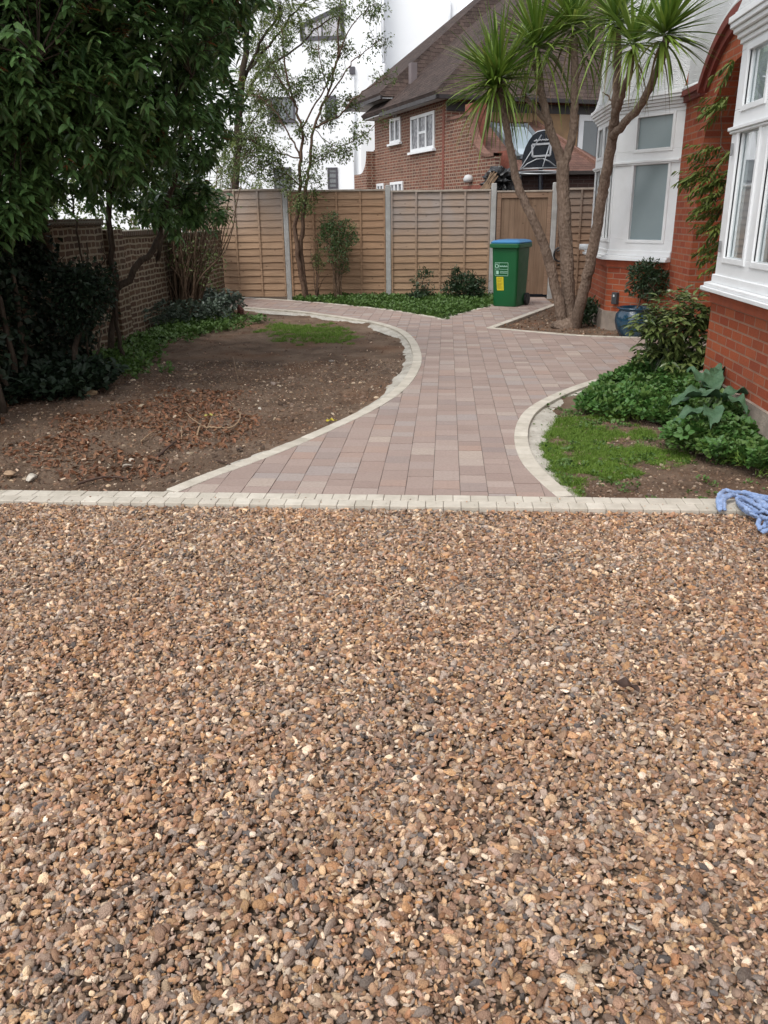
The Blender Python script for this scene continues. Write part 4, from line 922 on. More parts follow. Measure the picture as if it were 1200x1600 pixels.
mm.tube([(-.133+.026*math.cos(a), f_(.645+.03*math.sin(a)), .645+.03*math.sin(a)) for a in np.linspace(.9, 2*PI-.4, 20)], .006, 5); lab(mm, -.12, -.102, .63, .66, .005)
tf(mm).build('printed_panel', PALE, bin_)
mm = MB(); z0, z1 = .255, .475; fz = lambda z, o=.003: -(.232+(.262-.232)*(z-.22)/.71)-.01*(z-.22)/.71-o
mm.add([(-.128, fz(z0), z0), (-.005, fz(z0), z0+.004), (-.018, fz(z1), z1), (-.142, fz(z1), z1-.003)], [[0, 1, 2, 3]]); st = tf(mm).build('yellow_sticker', YEL, bin_)
mm = MB()
for i, zz in enumerate((.445, .42, .40, .37, .35, .33, .31, .29)): lab(mm, -.125+.004*i*.3, -.035-(i % 3)*.012, zz, zz+.006, .005)
tf(mm).build('sticker_text', simple('sticker_ink', (.30, .20, .02), .6, .1, 5), st)
# ================================================================== PLANTS
L_DARK = leafmat('laurel_leaf', [(0.040, 0.086, 0.030), (0.070, 0.144, 0.044), (0.110, 0.202, 0.059), (0.053, 0.115, 0.040), (0.164, 0.259, 0.074)], .33, .25, .6)
L_YEL = leafmat('yellow_green_leaf', [(0.113, 0.159, 0.029), (0.194, 0.215, 0.043), (0.162, 0.201, 0.050), (0.081, 0.129, 0.029)], .5, .35)
L_MID = leafmat('small_green_leaf', [(0.048, 0.081, 0.022), (0.078, 0.115, 0.030), (0.108, 0.138, 0.036), (0.060, 0.098, 0.024)], .5, .3)
L_BOX = leafmat('evergreen_leaf', [(0.026, 0.056, 0.014), (0.046, 0.088, 0.022), (0.065, 0.119, 0.030)], .45, .2)
L_DK2 = leafmat('dark_shrub_leaf', [(0.013, 0.031, 0.013), (0.023, 0.052, 0.018), (0.036, 0.072, 0.026)], .45, .15)
L_IVY_SHADE = leafmat('shaded_ivy_leaf', [(.006, .014, .007), (.010, .022, .009), (.016, .03, .012)], .55, .08, .3)  # dark ivy green, with the crown's shade put into the colour
L_SIL = leafmat('silvery_leaf', [(.06, .085, .06), (.10, .13, .10), (.04, .065, .035), (.13, .16, .13)], .4, .15)
L_RED = leafmat('coppery_young_leaf', [(.16, .045, .018), (.20, .075, .02), (.12, .06, .02)], .45, .3)
BARKD = barkmat('dark_bark', (.045, .032, .024), (.09, .07, .052)); BARKB = barkmat('brown_bark', (.085, .05, .035), (.15, .10, .07)); BARKT = barkmat('pale_stem', (.10, .065, .042), (.19, .13, .09), 40)
def foliage(blobs, dens, leaf, k, L, Wd, out=.6, down=.3, thr=-.25, shell=.5, droop=.25, nsc=1.6, spread=.05):
    tips, nrm = blob_tips(blobs, dens, thr, nsc, shell); mb = MB(); m = len(tips)
    P = np.repeat(tips, k, 0); Nn = np.repeat(nrm, k, 0)
    D = Nn*out+rng.normal(0, .55, P.shape); D[:, 2] -= down; P = P+rng.normal(0, spread, P.shape)
    l = L*rng.uniform(.65, 1.2, len(P)); w_ = Wd*rng.uniform(.75, 1.2, len(P))
    (leaf_long if leaf == 'long' else leaf_small)(mb, P, D, l, w_, **({'droop': droop} if leaf == 'long' else {}))
    return mb, tips

def whorls(mb, tips, nrm, k, L, Wd, down=.75):
    """leaves radiating and hanging from each shoot tip"""
    m = len(tips); a = rng.random((m, 1))*2*PI+np.arange(k)[None, :]*2.4; rr = .35+.65*rng.random((m, k))
    D = np.stack([np.cos(a)*rr, np.sin(a)*rr, -down*rng.uniform(.3, 1.3, (m, k))+.15], 2)+nrm[:, None, :]*.35
    P = tips[:, None, :]+np.stack([0*a, 0*a, -.012*np.arange(k)[None, :]+0*a], 2)+rng.normal(0, .012, D.shape)
    leaf_long(mb, P.reshape(-1, 3), D.reshape(-1, 3), (L*rng.uniform(.4, 1.25, m*k)), Wd*rng.uniform(.65, 1.2, m*k), droop=.3)

# ---- big evergreen at the left
tb = g(165, 556)
tree = thing('evergreen_tree', 'large dark evergreen tree with long drooping leaves over the left side', 'tree', (tb[0], tb[1], 0))
tb1 = MB(); nodes = []
def A3(px, py, Y): return tuple(aty(px, py, Y))
for pts, r0, r1 in (([(tb[0]-.05, tb[1]+.1, -.1), A3(181, 470, 9.8), A3(170, 344, 9.6), A3(165, 230, 9.2), A3(150, 60, 8.8), (-3.3, 8.6, 5.0)], .045, .02),
                    ([(tb[0]-.5, tb[1]-.4, -.1), A3(128, 520, 9.4), A3(170, 470, 9.5), A3(232, 400, 9.8), A3(262, 330, 10.0), A3(290, 200, 10), A3(330, 60, 10)], .06, .02),
                    ([(tb[0]-.9, tb[1]-.9, -.1), A3(95, 470, 9.0), A3(70, 380, 8.6), A3(80, 200, 8.2), A3(90, 20, 8), (-3.6, 7.6, 4.6)], .08, .03),
                    ([A3(170, 300, 9.5), A3(230, 200, 8.8), A3(300, 120, 8.6)], .03, .012), ([A3(80, 250, 8.3), A3(40, 180, 7.4), A3(60, 90, 6.9)], .04, .012),
                    ([A3(150, 60, 8.8), A3(260, 0, 8.8), (-2.3, 8.8, 4.4)], .03, .012)):
    nodes += limb(tb1, pts, r0, r1, 8, 6, .015)
cr = [(A3(20, 30, 7.2), .85), (A3(60, 150, 7.6), .7), (A3(-60, 220, 7.4), .8), (A3(150, 70, 8.0), .75), (A3(150, 190, 8.2), .62), (A3(50, 265, 8.0), .42), (A3(255, 40, 8.6), .62), (A3(245, 150, 8.8), .55),
      (A3(325, 60, 9.6), .36), (A3(220, 240, 9.4), .36), (A3(300, 215, 10.0), .36), (A3(130, 265, 9.2), .30), (A3(120, -140, 8.0), 1.1), (A3(290, -100, 8.8), .8), (A3(-80, 0, 7.4), 1.1), (A3(-40, -160, 7.4), 1.2), (A3(335, 150, 10.2), .34), (A3(285, 290, 10.4), .30), (A3(-20, 290, 7.2), .45), (A3(345, -20, 9.6), .4), (A3(185, 290, 9.6), .22), (A3(318, 315, 10.6), .30), (A3(240, 310, 9.8), .26), (A3(275, 330, 10.4), .24),
      ((-4.4, 6.4, 3.0), 1.1), ((-4.8, 8.6, 3.8), 1.4), ((-4.1, 6.8, 4.6), 1.2)]
tips, nrm = blob_tips(cr, 46, -.18, 1.9, .5)
cm_ = MB(); whorls(cm_, tips, nrm, 8, .125, .054, .28)
tips2, nrm2 = blob_tips([(c_, r_*.8) for c_, r_ in cr], 34, -.6, 1.3, .1); whorls(cm_, tips2, nrm2, 8, .13, .05, .4)
twigs(tb1, tips, nodes, 9, .008)
tb1.build('trunk', BARKD, tree, smooth=True); cm_.build('crown', L_DARK, tree)
sel = rng.random(len(tips)) < .06; mb = MB(); whorls(mb, tips[sel]+nrm[sel]*.05+np.array([0, 0, .03]), nrm[sel], 7, .10, .022, .05); mb.build('young_leaves', L_RED, tree)

# ---- dark ivy clad mass at the far left edge
ib = thing('ivy_bush', 'dark ivy covered bush filling the left edge of the picture', 'bush', (-4.1, 7.2, 0))
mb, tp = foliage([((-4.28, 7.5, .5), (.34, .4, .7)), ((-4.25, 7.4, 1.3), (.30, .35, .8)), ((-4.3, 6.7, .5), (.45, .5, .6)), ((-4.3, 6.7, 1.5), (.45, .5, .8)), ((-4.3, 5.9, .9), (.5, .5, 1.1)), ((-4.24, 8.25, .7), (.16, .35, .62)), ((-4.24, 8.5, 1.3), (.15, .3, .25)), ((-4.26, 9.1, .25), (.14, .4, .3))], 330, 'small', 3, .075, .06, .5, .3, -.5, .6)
mb.build('foliage', L_IVY_SHADE, ib)
mb = MB(); 
for i in range(5): limb(mb, [(-4.1+.1*i, 7.6-.3*i, -.1), jit((-4.05+.05*i, 7.5-.3*i, .8), .05), jit((-4.1, 7.4-.3*i, 1.9), .08)], .035, .015, 6, 4)
mb.build('stem', BARKD, ib, smooth=True)
# ---- dark rounded shrub on its own stem
p = g(112, 590); sh = thing('small_tree', 'small dark rounded tree on a bare stem in front of the brick wall', 'tree', (p[0], p[1], 0)); Yp = p[1]
mb = MB(); nd_ = limb(mb, [(p[0], Yp, -.1), A3(118, 545, Yp), A3(128, 500, Yp), A3(130, 440, Yp)], .038, .018, 8, 5, .008)
for q in ((100, 400), (150, 410), (135, 380)): nd_ += limb(mb, [A3(127, 500, Yp), jit(A3(q[0], q[1]+25, Yp), .02), A3(*q, Yp)], .012, .005, 5, 4)
f, tp = foliage([(A3(128, 462, Yp), (.26, .25, .28)), (A3(108, 440, Yp), .17), (A3(152, 440, Yp), .14), (A3(118, 495, Yp), .15)], 330, 'small', 5, .06, .032, .6, .2, -.4, .3)
twigs(mb, tp, nd_, 8, .004); mb.build('trunk', BARKD, sh, smooth=True); f.build('crown', L_IVY_SHADE, sh)
# ---- thin saplings and canes under the tree
for pts, lb in (([(136, 572), (134, 500), (132, 430), (118, 345), (112, 290)], 'bare thin sapling stem standing left of the small rounded tree'), ([(193, 560), (184, 520), (179, 455), (172, 360), (168, 300)], 'straight bare stem in front of the middle of the brick wall'),
                ([(140, 590), (150, 555), (158, 520)], 'short dark stick poking up beside the thin saplings'), ([(107, 560), (105, 500), (98, 460), (88, 420)], 'thin bare stem leaning left by the ivy bush')):
    b0 = g(*pts[0]); mb = MB(); limb(mb, [(b0[0], b0[1], -.06)]+[A3(*q, b0[1]) for q in pts[1:]], .016 if 'straight' not in lb else .03, .008, 7, 5, .008)
    if 'straight' in lb:
        limb(mb, [A3(181, 480, b0[1]), A3(165, 420, b0[1]), A3(205, 340, b0[1])][:2]+[A3(160, 380, b0[1])], .012, .005, 5, 4)
    tag(mb.build('sapling', BARKD, None, smooth=True), lb, 'sapling', 'bare stems under the evergreen tree')

# ---- multi-stemmed shrub in front of the left fence corner
p = g(285, 500); ms = thing('multi_stem_shrub', 'tall shrub of many thin upright stems in front of the fence corner', 'shrub', (p[0], p[1], 0)); Yp = p[1]
mb = MB(); nd_ = []
for i in range(80):
    x0 = 288+rng.normal(0, 11); x1 = 292+rng.normal(0, 36); top = 345-rng.random()*110; yb = Yp+rng.normal(0, .12)
    b0 = (aty(x0, 500, yb)[0], yb, -.06); nd_ += limb(mb, [b0, jit(A3(x0+(x1-x0)*.3, 440, yb), .02), jit(A3(x0+(x1-x0)*.7, 390, yb), .03), A3(x1, top, yb+rng.normal(0, .2))], .014+.012*rng.random(), .004, 5, 5, .008)
f, tp = foliage([(A3(300, 300, Yp), (.5, .4, .42)), (A3(265, 340, Yp), (.35, .35, .35)), (A3(335, 320, Yp), (.25, .3, .4)), (A3(300, 400, Yp), (.5, .3, .3)), (A3(250, 250, Yp), (.4, .4, .4)), (A3(345, 250, Yp), (.3, .3, .4)), (A3(318, 440, Yp), (.25, .2, .25))], 95, 'small', 4, .06, .026, .5, .3, -.15, .3)
twigs(mb, tp, nd_, 5, .004); mb.build('stems', BARKT, ms, smooth=True); f.build('foliage', L_MID, ms)
# leaning dark branch plant behind it
p = g(215, 515); mb = MB(); yb = p[1]+.6; b0 = aty(221, 480, yb)
limb(mb, [(b0[0]-.1, yb, -.05), A3(225, 455, yb), A3(247, 400, yb), A3(262, 340, yb)], .05, .025, 8, 6, .01); limb(mb, [A3(236, 430, yb), A3(215, 400, yb), A3(208, 372, yb)], .02, .008, 6, 5, .01)
tag(mb.build('dead_trunk', BARKD, None, smooth=True), 'dark bare trunk leaning right against the brick wall', 'trunk')

# ---- slim tree at the fence
p0 = aty(478, 458, 16.15); st_ = thing('slim_tree', 'slim multi-stemmed tree with sparse small leaves growing beside the fence', 'tree', (p0[0], 16.15, 0))
mb = MB(); nd_ = []; Yt = 16.15
def S(pts): return [A3(x_, y_, Yt+rng.normal(0, .03)) for x_, y_ in pts]
for pts, r0, r1 in (([(477, 460), (466, 400), (461, 355), (468, 310), (470, 247), (472, 200), (460, 160), (445, 100), (440, 40)], .055, .012), ([(480, 460), (470, 395), (473, 353), (478, 300), (483, 260), (491, 200), (513, 143), (527, 90), (530, 20), (532, -40)], .05, .01),
                    ([(472, 200), (500, 150), (520, 110), (535, 75)], .02, .008), ([(470, 247), (455, 215), (430, 175), (405, 150)], .022, .006), ([(491, 200), (530, 180), (560, 150), (600, 123)], .02, .006),
                    ([(500, 170), (540, 110), (565, 85), (588, 66)], .018, .006), ([(527, 90), (550, 40), (583, 8)], .016, .006), ([(483, 260), (520, 235), (560, 215), (600, 185)], .012, .005), ([(470, 247), (440, 240), (400, 225)], .016, .006),
                    ([(460, 160), (430, 110), (415, 60)], .016, .006), ([(478, 300), (440, 265), (410, 250), (390, 240)], .016, .006), ([(491, 200), (510, 220), (540, 235)], .01, .004), ([(472, 200), (450, 180), (440, 160)], .012, .005),
                    ([(513, 143), (500, 90), (495, 30)], .014, .005), ([(466, 400), (475, 340), (490, 300)], .014, .006)):
    q = [list(x_) for x_ in S(pts)]
    if pts[0][1] > 450: q[0][2] = -.05
    nd_ += limb(mb, q, r0, r1, 6, 5, .012)
cl = [((588, 66), .22), ((600, 120), .2), ((583, 12), .22), ((565, 90), .16), ((535, 75), .22), ((520, 110), .25), ((545, 160), .22), ((520, 170), .2), ((560, 210), .2), ((535, 235), .22), ((505, 240), .2), ((485, 270), .3), ((465, 290), .28), ((440, 270), .3), ((410, 245), .35), ((395, 210), .32),
      ((405, 155), .32), ((430, 180), .25), ((450, 145), .25), ((480, 130), .25), ((420, 110), .25), ((445, 60), .22), ((490, 75), .14), ((530, 15), .2), ((510, 190), .18), ((475, 205), .18), ((380, 265), .35), ((430, 225), .25), ((470, 320), .22), ((488, 300), .2), ((600, 185), .12)]
bl = [(A3(x_, y_, Yt+rng.normal(0, .2)), (r_*1.15, r_, r_*.9)) for (x_, y_), r_ in cl]
f, tp = foliage(bl, 105, 'small', 6, .06, .028, .4, .35, -.25, .1, spread=.04)
twigs(mb, tp, nd_, 3, .0045); mb.build('trunk', BARKB, st_, smooth=True); f.build('crown', L_MID, st_)

# ---- feathery yellow-green tree behind the evergreen
p0 = aty(366, 455, 18.0); ft = thing('feathery_tree', 'pale feathery yellow-green tree behind the evergreen, reaching over the white building', 'tree', (p0[0], 18.0, 0)); Yf = 18.0
mb = MB(); nd_ = []
for pts, r0, r1 in (([(352, 475), (366, 350), (370, 260), (374, 170), (385, 60), (390, -60)], .10, .05), ([(370, 260), (376, 200), (377, 150), (400, 80), (440, 20)], .06, .02), ([(374, 170), (410, 110), (450, 85), (500, 40), (540, 20)], .03, .01), ([(380, 120), (430, 60), (470, 10), (520, -30)], .03, .01), ([(372, 220), (400, 180), (430, 110)], .02, .008)):
    q = [A3(x_, y_, Yf+rng.normal(0, .04)) for x_, y_ in pts]
    if pts[0][1] > 450: q[0] = (q[0][0], q[0][1], -.1)
    nd_ += limb(mb, q, r0, r1, 8, 5, .015)
cl = [((400, 20), .65), ((410, 110), .42), ((450, 15), .34), ((432, 95), .24), ((485, 25), .18), ((525, 22), .20), ((500, 72), .16), ((390, 200), .35), ((365, 290), .35), ((395, 285), .28), ((355, 220), .4), ((395, 140), .35), ((375, 240), .3), ((430, -60), .6), ((500, -60), .5)]
bl = [(A3(x_, y_, Yf+rng.normal(0, .2)), (r_*1.4, r_*1.27, r_*1.27)) for (x_, y_), r_ in cl]
tips, nrm = blob_tips(bl, 24, -.05, 1.8, .15); f = MB()
for i in range(2):           # pinnate sprays: a hanging axis with paired leaflets
    ax = unit(nrm*.5+rng.normal(0, .5, nrm.shape)+np.array([0, 0, -.7])); n7 = 9
    for k in range(n7):
        for sgn in (-1, 1):
            side = unit(np.cross(ax, np.array([0, 0, 1.0])))*sgn; P_ = tips+ax*(.03+.024*k)
            leaf_small(f, P_, side+ax*.6+rng.normal(0, .15, ax.shape), .065*rng.uniform(.8, 1.2, len(P_)), np.full(len(P_), .02))
twigs(mb, tips, nd_, 4, .006); mb.build('trunk', BARKD, ft, smooth=True); f.build('crown', L_YEL, ft)

# ---- distant hedge trees glimpsed over the fence at the left
hb = MB(); f, tp = foliage([((-8.5, 20, 1.9), (2.2, .8, .8)), ((-6.2, 19.5, 2.0), (.9, .7, .6))], 60, 'small', 3, .12, .07, .5, .2, -.4, .4)
f.build('foliage', L_MID, None); o = bpy.data.objects[-1] if False else COL.objects[-1]; tag(o, 'low green hedge top behind the left end of the fence', 'hedge'); o.name = 'hedge'

# ---- shrubs against the fence
def shrub(name, label, px, base, blobs, Yp, dens, L, Wd, mat_, stem=BARKB, ns=8, lk=4, top=.8, thr=-.3, out=.5, down=-.2):
    b0 = aty(*base, Yp); o = thing(name, label, 'shrub', (b0[0], Yp, 0)); mb = MB(); nd_ = []
    bl = [(A3(x_, y_, Yp+rng.normal(0, .04)), r_) for (x_, y_), r_ in blobs]
    for i in range(ns):
        c_, r_ = bl[i % len(bl)]; tp_ = np.array(c_)+rng.normal(0, .08, 3); m_ = (np.array([b0[0], Yp, 0])*.45+tp_*.55)+rng.normal(0, .04, 3); m_[0] = m_[0]*.6+b0[0]*.4
        nd_ += limb(mb, [(b0[0]+rng.normal(0, .03), Yp+rng.normal(0, .03), -.04), tuple(m_), tuple(tp_)], .012, .004, 5, 4, .006)
    f, tp = foliage(bl, dens, 'small', lk, L, Wd, out, down, thr, .3, spread=.02); twigs(mb, tp, nd_, 5, .003)
    mb.build('stems', stem, o, smooth=True); f.build('foliage', mat_, o); return o
shrub('tall_shrub', 'upright bushy green shrub in front of the orange fence panel', 0, (528, 458), [((520, 370), .26), ((540, 360), .2), ((515, 345), .16), ((530, 395), .24), ((548, 375), .14), ((510, 360), .14), ((535, 420), .13)], 16.1, 260, .045, .022, L_BOX, BARKT, 14)
shrub('leggy_shrub', 'small leggy shrub between the slim tree and the upright shrub', 0, (495, 458), [((495, 395), .16), ((490, 405), .13), ((500, 415), .12), ((497, 380), .09)], 16.15, 200, .04, .02, L_MID, BARKB, 7)
shrub('low_shrub', 'smaller low dark shrub, left of the two by the greyed fence panel', 0, (655, 470), [((655, 448), .20), ((648, 462), .2), ((665, 455), .18), ((662, 432), .12), ((672, 428), .07), ((640, 468), .15)], 15.9, 300, .07, .022, L_DK2, BARKD, 9, 4, out=.3, down=-.5)
shrub('low_shrub', 'low dark spiky shrub just left of the green bin', 0, (728, 474), [((715, 440), .16), ((728, 450), .26), ((745, 447), .18), ((705, 455), .16), ((740, 462), .2), ((712, 425), .08), ((738, 430), .10), ((755, 438), .07)], 15.9, 300, .07, .022, L_DK2, BARKD, 11, 4, out=.3, down=-.5)
shrub('small_plant', 'small dark plant at the foot of the far bay window behind the palm', 0, (920, 505), [((917, 485), .16), ((912, 495), .14), ((925, 478), .1)], 12.4, 300, .06, .026, L_DK2, BARKD, 5)
for (x_, y_, h_), lb in (((375, 494, 17), 'short rusty brown stump beside the curved kerb'),):
    q = g(x_, y_); mb = MB(); mb.tube([(q[0], q[1], -.05), (q[0]+.02, q[1], .10), (q[0]-.03, q[1], .17)], [.05, .055, .03], 9); mb.tube([(q[0]-.08, q[1], -.05), (q[0]-.12, q[1], .15)], [.02, .012], 6)
    tag(mb.build('stump', simple('rusty_wood', (.09, .03, .02), .9, .4, 30, .02), None), lb, 'stump')

# ---- cordyline palm
PB = g(888, 508); pal = thing('palm_tree', 'multi-trunked palm with spiky green leaf heads in the bed by the bay window', 'palm', (PB[0], PB[1], 0)); Yc = float(PB[1])
PBARK = barkmat('palm_bark', (.15, .105, .078), (.27, .20, .155), 34, .012, .5)
mb = MB(); 
def PT(pts, Y0=Yc, dy=0.0): return [tuple(aty(x_, y_, Y0+dy*(pts[0][1]-y_)/400.)) for x_, y_ in pts]
dead = MB(); nodesP = []
for pts, r0, r1, ya_, yb_ in (([(879, 512), (874, 475), (864, 432), (854, 396), (840, 358), (822, 320), (808, 285), (797, 230), (789, 185), (784, 150), (782, 128)], .078, .04, 0, -.1), ([(893, 512), (889, 480), (886, 420), (883, 350), (880, 300), (879, 252)], .10, .085, .1, .1), ([(879, 258), (868, 225), (857, 195), (849, 160), (842, 130), (836, 100)], .068, .042, .1, .2),
                        ([(880, 258), (889, 235), (896, 200), (898, 150), (898, 100), (897, 60)], .062, .045, .1, .1), ([(899, 512), (906, 478), (918, 430), (930, 370), (940, 310), (947, 270), (957, 215), (960, 190)], .080, .062, -.05, -1.0), ([(960, 195), (962, 163), (965, 102), (965, 45)], .055, .042, -1.0, -1.4), ([(962, 178), (970, 155), (983, 115), (988, 80)], .042, .036, -1.05, -2.0),
                        ([(958, 212), (975, 193), (1002, 162), (1025, 115), (1035, 85), (1041, 60)], .050, .036, -.95, -2.9), ([(858, 195), (835, 168), (818, 150)], .035, .028, .1, .3), ([(898, 150), (906, 135), (915, 120)], .03, .02, .1, .1), ([(790, 185), (778, 158), (768, 140)], .036, .032, -.1, -.2), ([(961, 165), (950, 150), (942, 145)], .012, .006, -1, -1)):
    m0 = len(pts); q = [tuple(aty(x_, y_, Yc+ya_+(yb_-ya_)*i/(m0-1))) for i, (x_, y_) in enumerate(pts)]
    w_ = wpath(q, 6, .005); m_ = len(w_); mb.tube([tuple(x_) for x_ in w_], [(r0+(r1-r0)*i/(m_-1))*(1+.04*math.sin(i*2.1)) for i in range(m_)], 16)
mb.tube([(PB[0]-.06, Yc, -.08), (PB[0]-.02, Yc, .02), (PB[0], Yc, .10)], [.22, .16, .08], 16)
mb.build('trunk', PBARK, pal, smooth=True)
PLEAF = leafmat('palm_leaf', [(0.080, 0.155, 0.022), (0.123, 0.203, 0.026), (0.174, 0.243, 0.036), (0.065, 0.135, 0.024), (0.232, 0.270, 0.054)], .42, .3, .5)
DLEAF = leafmat('dry_palm_leaf', [(.15, .11, .05), (.22, .17, .08), (.11, .08, .04)], .7, .2)
heads = [((778, 112), Yc-.1, .86, 210, (-.12, 0, 1)), ((838, 62), Yc+.2, .90, 190, (-.15, 0, 1)), ((896, 28), Yc+.1, .84, 170, (0, 0, 1)), ((962, 20), Yc-1.4, .68, 150, (-.1, -.2, 1)), ((990, 55), Yc-2.0, .55, 110, (0, -.2, 1)), ((1044, 40), Yc-2.9, .56, 150, (.3, -.3, 1)), ((820, 140), Yc+.3, .35, 20, (-.4, 0, .7)), ((768, 128), Yc-.2, .7, 90, (-.4, -.1, .8)), ((925, 75), Yc+.3, .5, 40, (.3, 0, .6))]
for (x_, y_), Yh, L_, n_, ax in heads:
    c_ = np.array(aty(x_, y_, Yh)); n = int(n_*.82); ax = unit(np.array(ax, float)); th = np.arccos(1-1.12*rng.random(n)**1.0); ph = rng.random(n)*2*PI
    e1 = unit(np.cross(ax, [0, 1, 0.01])); e2 = np.cross(ax, e1); D = ax*np.cos(th)[:, None]+(e1*np.cos(ph)[:, None]+e2*np.sin(ph)[:, None])*np.sin(th)[:, None]
    dr = .01+.20*(th/1.7)**2.2+.10*rng.random(n)**2; mb = MB(); strap(mb, c_-ax*.10*(th/1.7)[:, None]+D*.03, D, L_*rng.uniform(.75, 1.08, n), np.full(n, .038), dr)
    nd2 = max(5, n//8); th = 1.5+.5*rng.random(nd2); ph = rng.random(nd2)*2*PI; D = ax*np.cos(th)[:, None]+(e1*np.cos(ph)[:, None]+e2*np.sin(ph)[:, None])*np.sin(th)[:, None]
    strap(mb, np.repeat([c_-ax*.14], nd2, 0), D, L_*rng.uniform(.6, .95, nd2), np.full(nd2, .034), .7+.5*rng.random(nd2)); mb.build('leaf_head', PLEAF, pal)
    m3 = max(3, n//22); th = 1.9+.6*rng.random(m3); ph = rng.random(m3)*2*PI; D = ax*np.cos(th)[:, None]+(e1*np.cos(ph)[:, None]+e2*np.sin(ph)[:, None])*np.sin(th)[:, None]
    strap(dead, np.repeat([c_-ax*.20], m3, 0), D, L_*rng.uniform(.5, .8, m3), np.full(m3, .026), .9+.4*rng.random(m3))
dead.build('dry_leaves', DLEAF, pal)

# ---- pot and clipped bush
pc_ = (2.47, 11.22); POT = T('blue_glaze'); c = POT.mix(POT.rng(POT.noise(6), .35, .7), (.008, .035, .065), (.02, .075, .12)); POT.bs(Base_Color=c, Roughness=.18, Specular_IOR_Level=.7); POT.bump(POT.noise(14), .004); POT = POT.m
pt_ = thing('plant_pot', 'round glazed blue plant pot in front of the far bay window', 'plant pot', (*pc_, -.02))
mb = MB(); mb.lathe([(0, 0), (.15, 0), (.17, .02), (.225, .12), (.245, .22), (.235, .30), (.20, .345), (.195, .36), (.225, .372), (.228, .385), (.205, .392), (.195, .38), (.19, .33)], (*pc_, -.025), 40); mb.build('pot', POT, pt_, smooth=True)
mb = MB(); mb.lathe([(0, .012), (.12, .01), (.19, -.002)], (*pc_, .30), 30); mb.build('compost', SOIL, pt_, smooth=True)
cb = thing('clipped_bush', 'clipped round dark green bush on a short stem growing from the blue pot', 'bush', (*pc_, .3))
cB = np.array(aty(1012, 437, pc_[1])); mb = MB(); nd_ = limb(mb, [(pc_[0]+.02, pc_[1], .29), (cB[0]-.06, pc_[1], .5), tuple(cB)], .014, .01, 7, 5, .006)
for k in range(5): nd_ += limb(mb, [tuple(cB+[0, 0, -.15]), jit(cB, .05), jit(cB, .12)], .007, .003, 5, 3)
f, tp = foliage([(tuple(cB), (.24, .22, .25)), (tuple(cB+[.10, 0, -.06]), .18), (tuple(cB+[-.08, 0, .06]), .17)], 420, 'small', 4, .055, .02, .7, .1, -.5, .35, spread=.015)
twigs(mb, tp, nd_, 8, .003); mb.build('stem', BARKT, cb, smooth=True); f.build('foliage', L_DK2, cb)

# ---- spotted evergreen shrub by the near bay
t = T('spotted_leaf'); ge = t('NewGeometry'); r_ = ge.outputs['Random Per Island']
c = t.ramp(r_, [(0, (.035, .06, .016)), (.4, (.08, .115, .03)), (.7, (.13, .16, .05)), (1, (.05, .08, .02))]); c = t.mix(t.rng(t.noise(90, det=2), .6, .68, 0, .6), c, (.34, .34, .14)); t.bs(Base_Color=c, Roughness=.35, Specular_IOR_Level=.5); L_AUC = t.m
au = g(1058, 592); ao = thing('spotted_laurel', 'bushy shrub with glossy yellow-spotted leaves beside the near bay window', 'shrub', (1.98, 7.75, 0)); mb = MB(); nd_ = []
ya = 7.75; bl = [(A3(1060, 490, ya), (.30, .3, .24)), (A3(1040, 520, ya), (.30, .3, .24)), (A3(1075, 525, ya), (.26, .3, .3)), (A3(1045, 555, ya), (.28, .28, .2)), (A3(1078, 560, ya), (.22, .25, .22)), (A3(1020, 500, ya), (.16, .2, .14)), (A3(1085, 478, ya), (.14, .2, .15)), (A3(1025, 570, ya), (.2, .2, .12))]
for c_, r_ in bl*2: nd_ += limb(mb, [(1.98+rng.normal(0, .06), ya+rng.normal(0, .06), -.05), jit((1.98*.5+c_[0]*.5, ya, c_[2]*.5), .05), tuple(c_)], .016, .006, 6, 4, .008)
tips, nrm = blob_tips(bl, 60, -.5, 1.6, .45); f = MB(); whorls(f, tips, nrm, 6, .115, .045, .18); twigs(mb, tips, nd_, 5, .005); mb.build('stems', simple('green_stem', (.04, .06, .02), .6), ao, smooth=True); f.build('foliage', L_AUC, ao)

# ---- climber by the porch
cl_ = thing('climbing_plant', 'climbing plant with pinnate leaves on the porch beside the near bay window', 'climber', (2.80, 8.3, 0)); mb = MB(); nd_ = limb(mb, [(2.78, 8.18, -.05), (2.76, 8.16, .8), (2.74, 8.2, 1.6), (2.70, 8.3, 2.4), (2.75, 8.2, 2.9)], .018, .008, 7, 6, .01)
for q in ((1095, 275), (1120, 262), (1115, 320), (1105, 330), (1120, 345), (1128, 155)): nd_ += limb(mb, [(2.74, 8.2, 1.6), jit(aty(1130, (q[1]+300)/2, 8.3), .03), tuple(aty(*q, 8.5))], .008, .004, 5, 4, .01)
mb.tube([(2.83, 10.26, 1.93), tuple(aty(1080, 254, 9.9)), tuple(aty(1130, 254, 8.6))], .004, 4)
tp = [(1083, 272), (1092, 266), (1100, 275), (1110, 262), (1118, 282), (1108, 290), (1095, 281), (1121, 300), (1112, 306), (1106, 318), (1118, 330), (1108, 340), (1124, 352), (1110, 358), (1122, 375), (1112, 390), (1125, 400), (1116, 412), (1128, 322), (1130, 340), (1128, 155), (1124, 168), (1120, 160), (1136, 98), (1132, 240), (1105, 232), (1115, 233), (1130, 270), (1126, 285)]
f = MB()
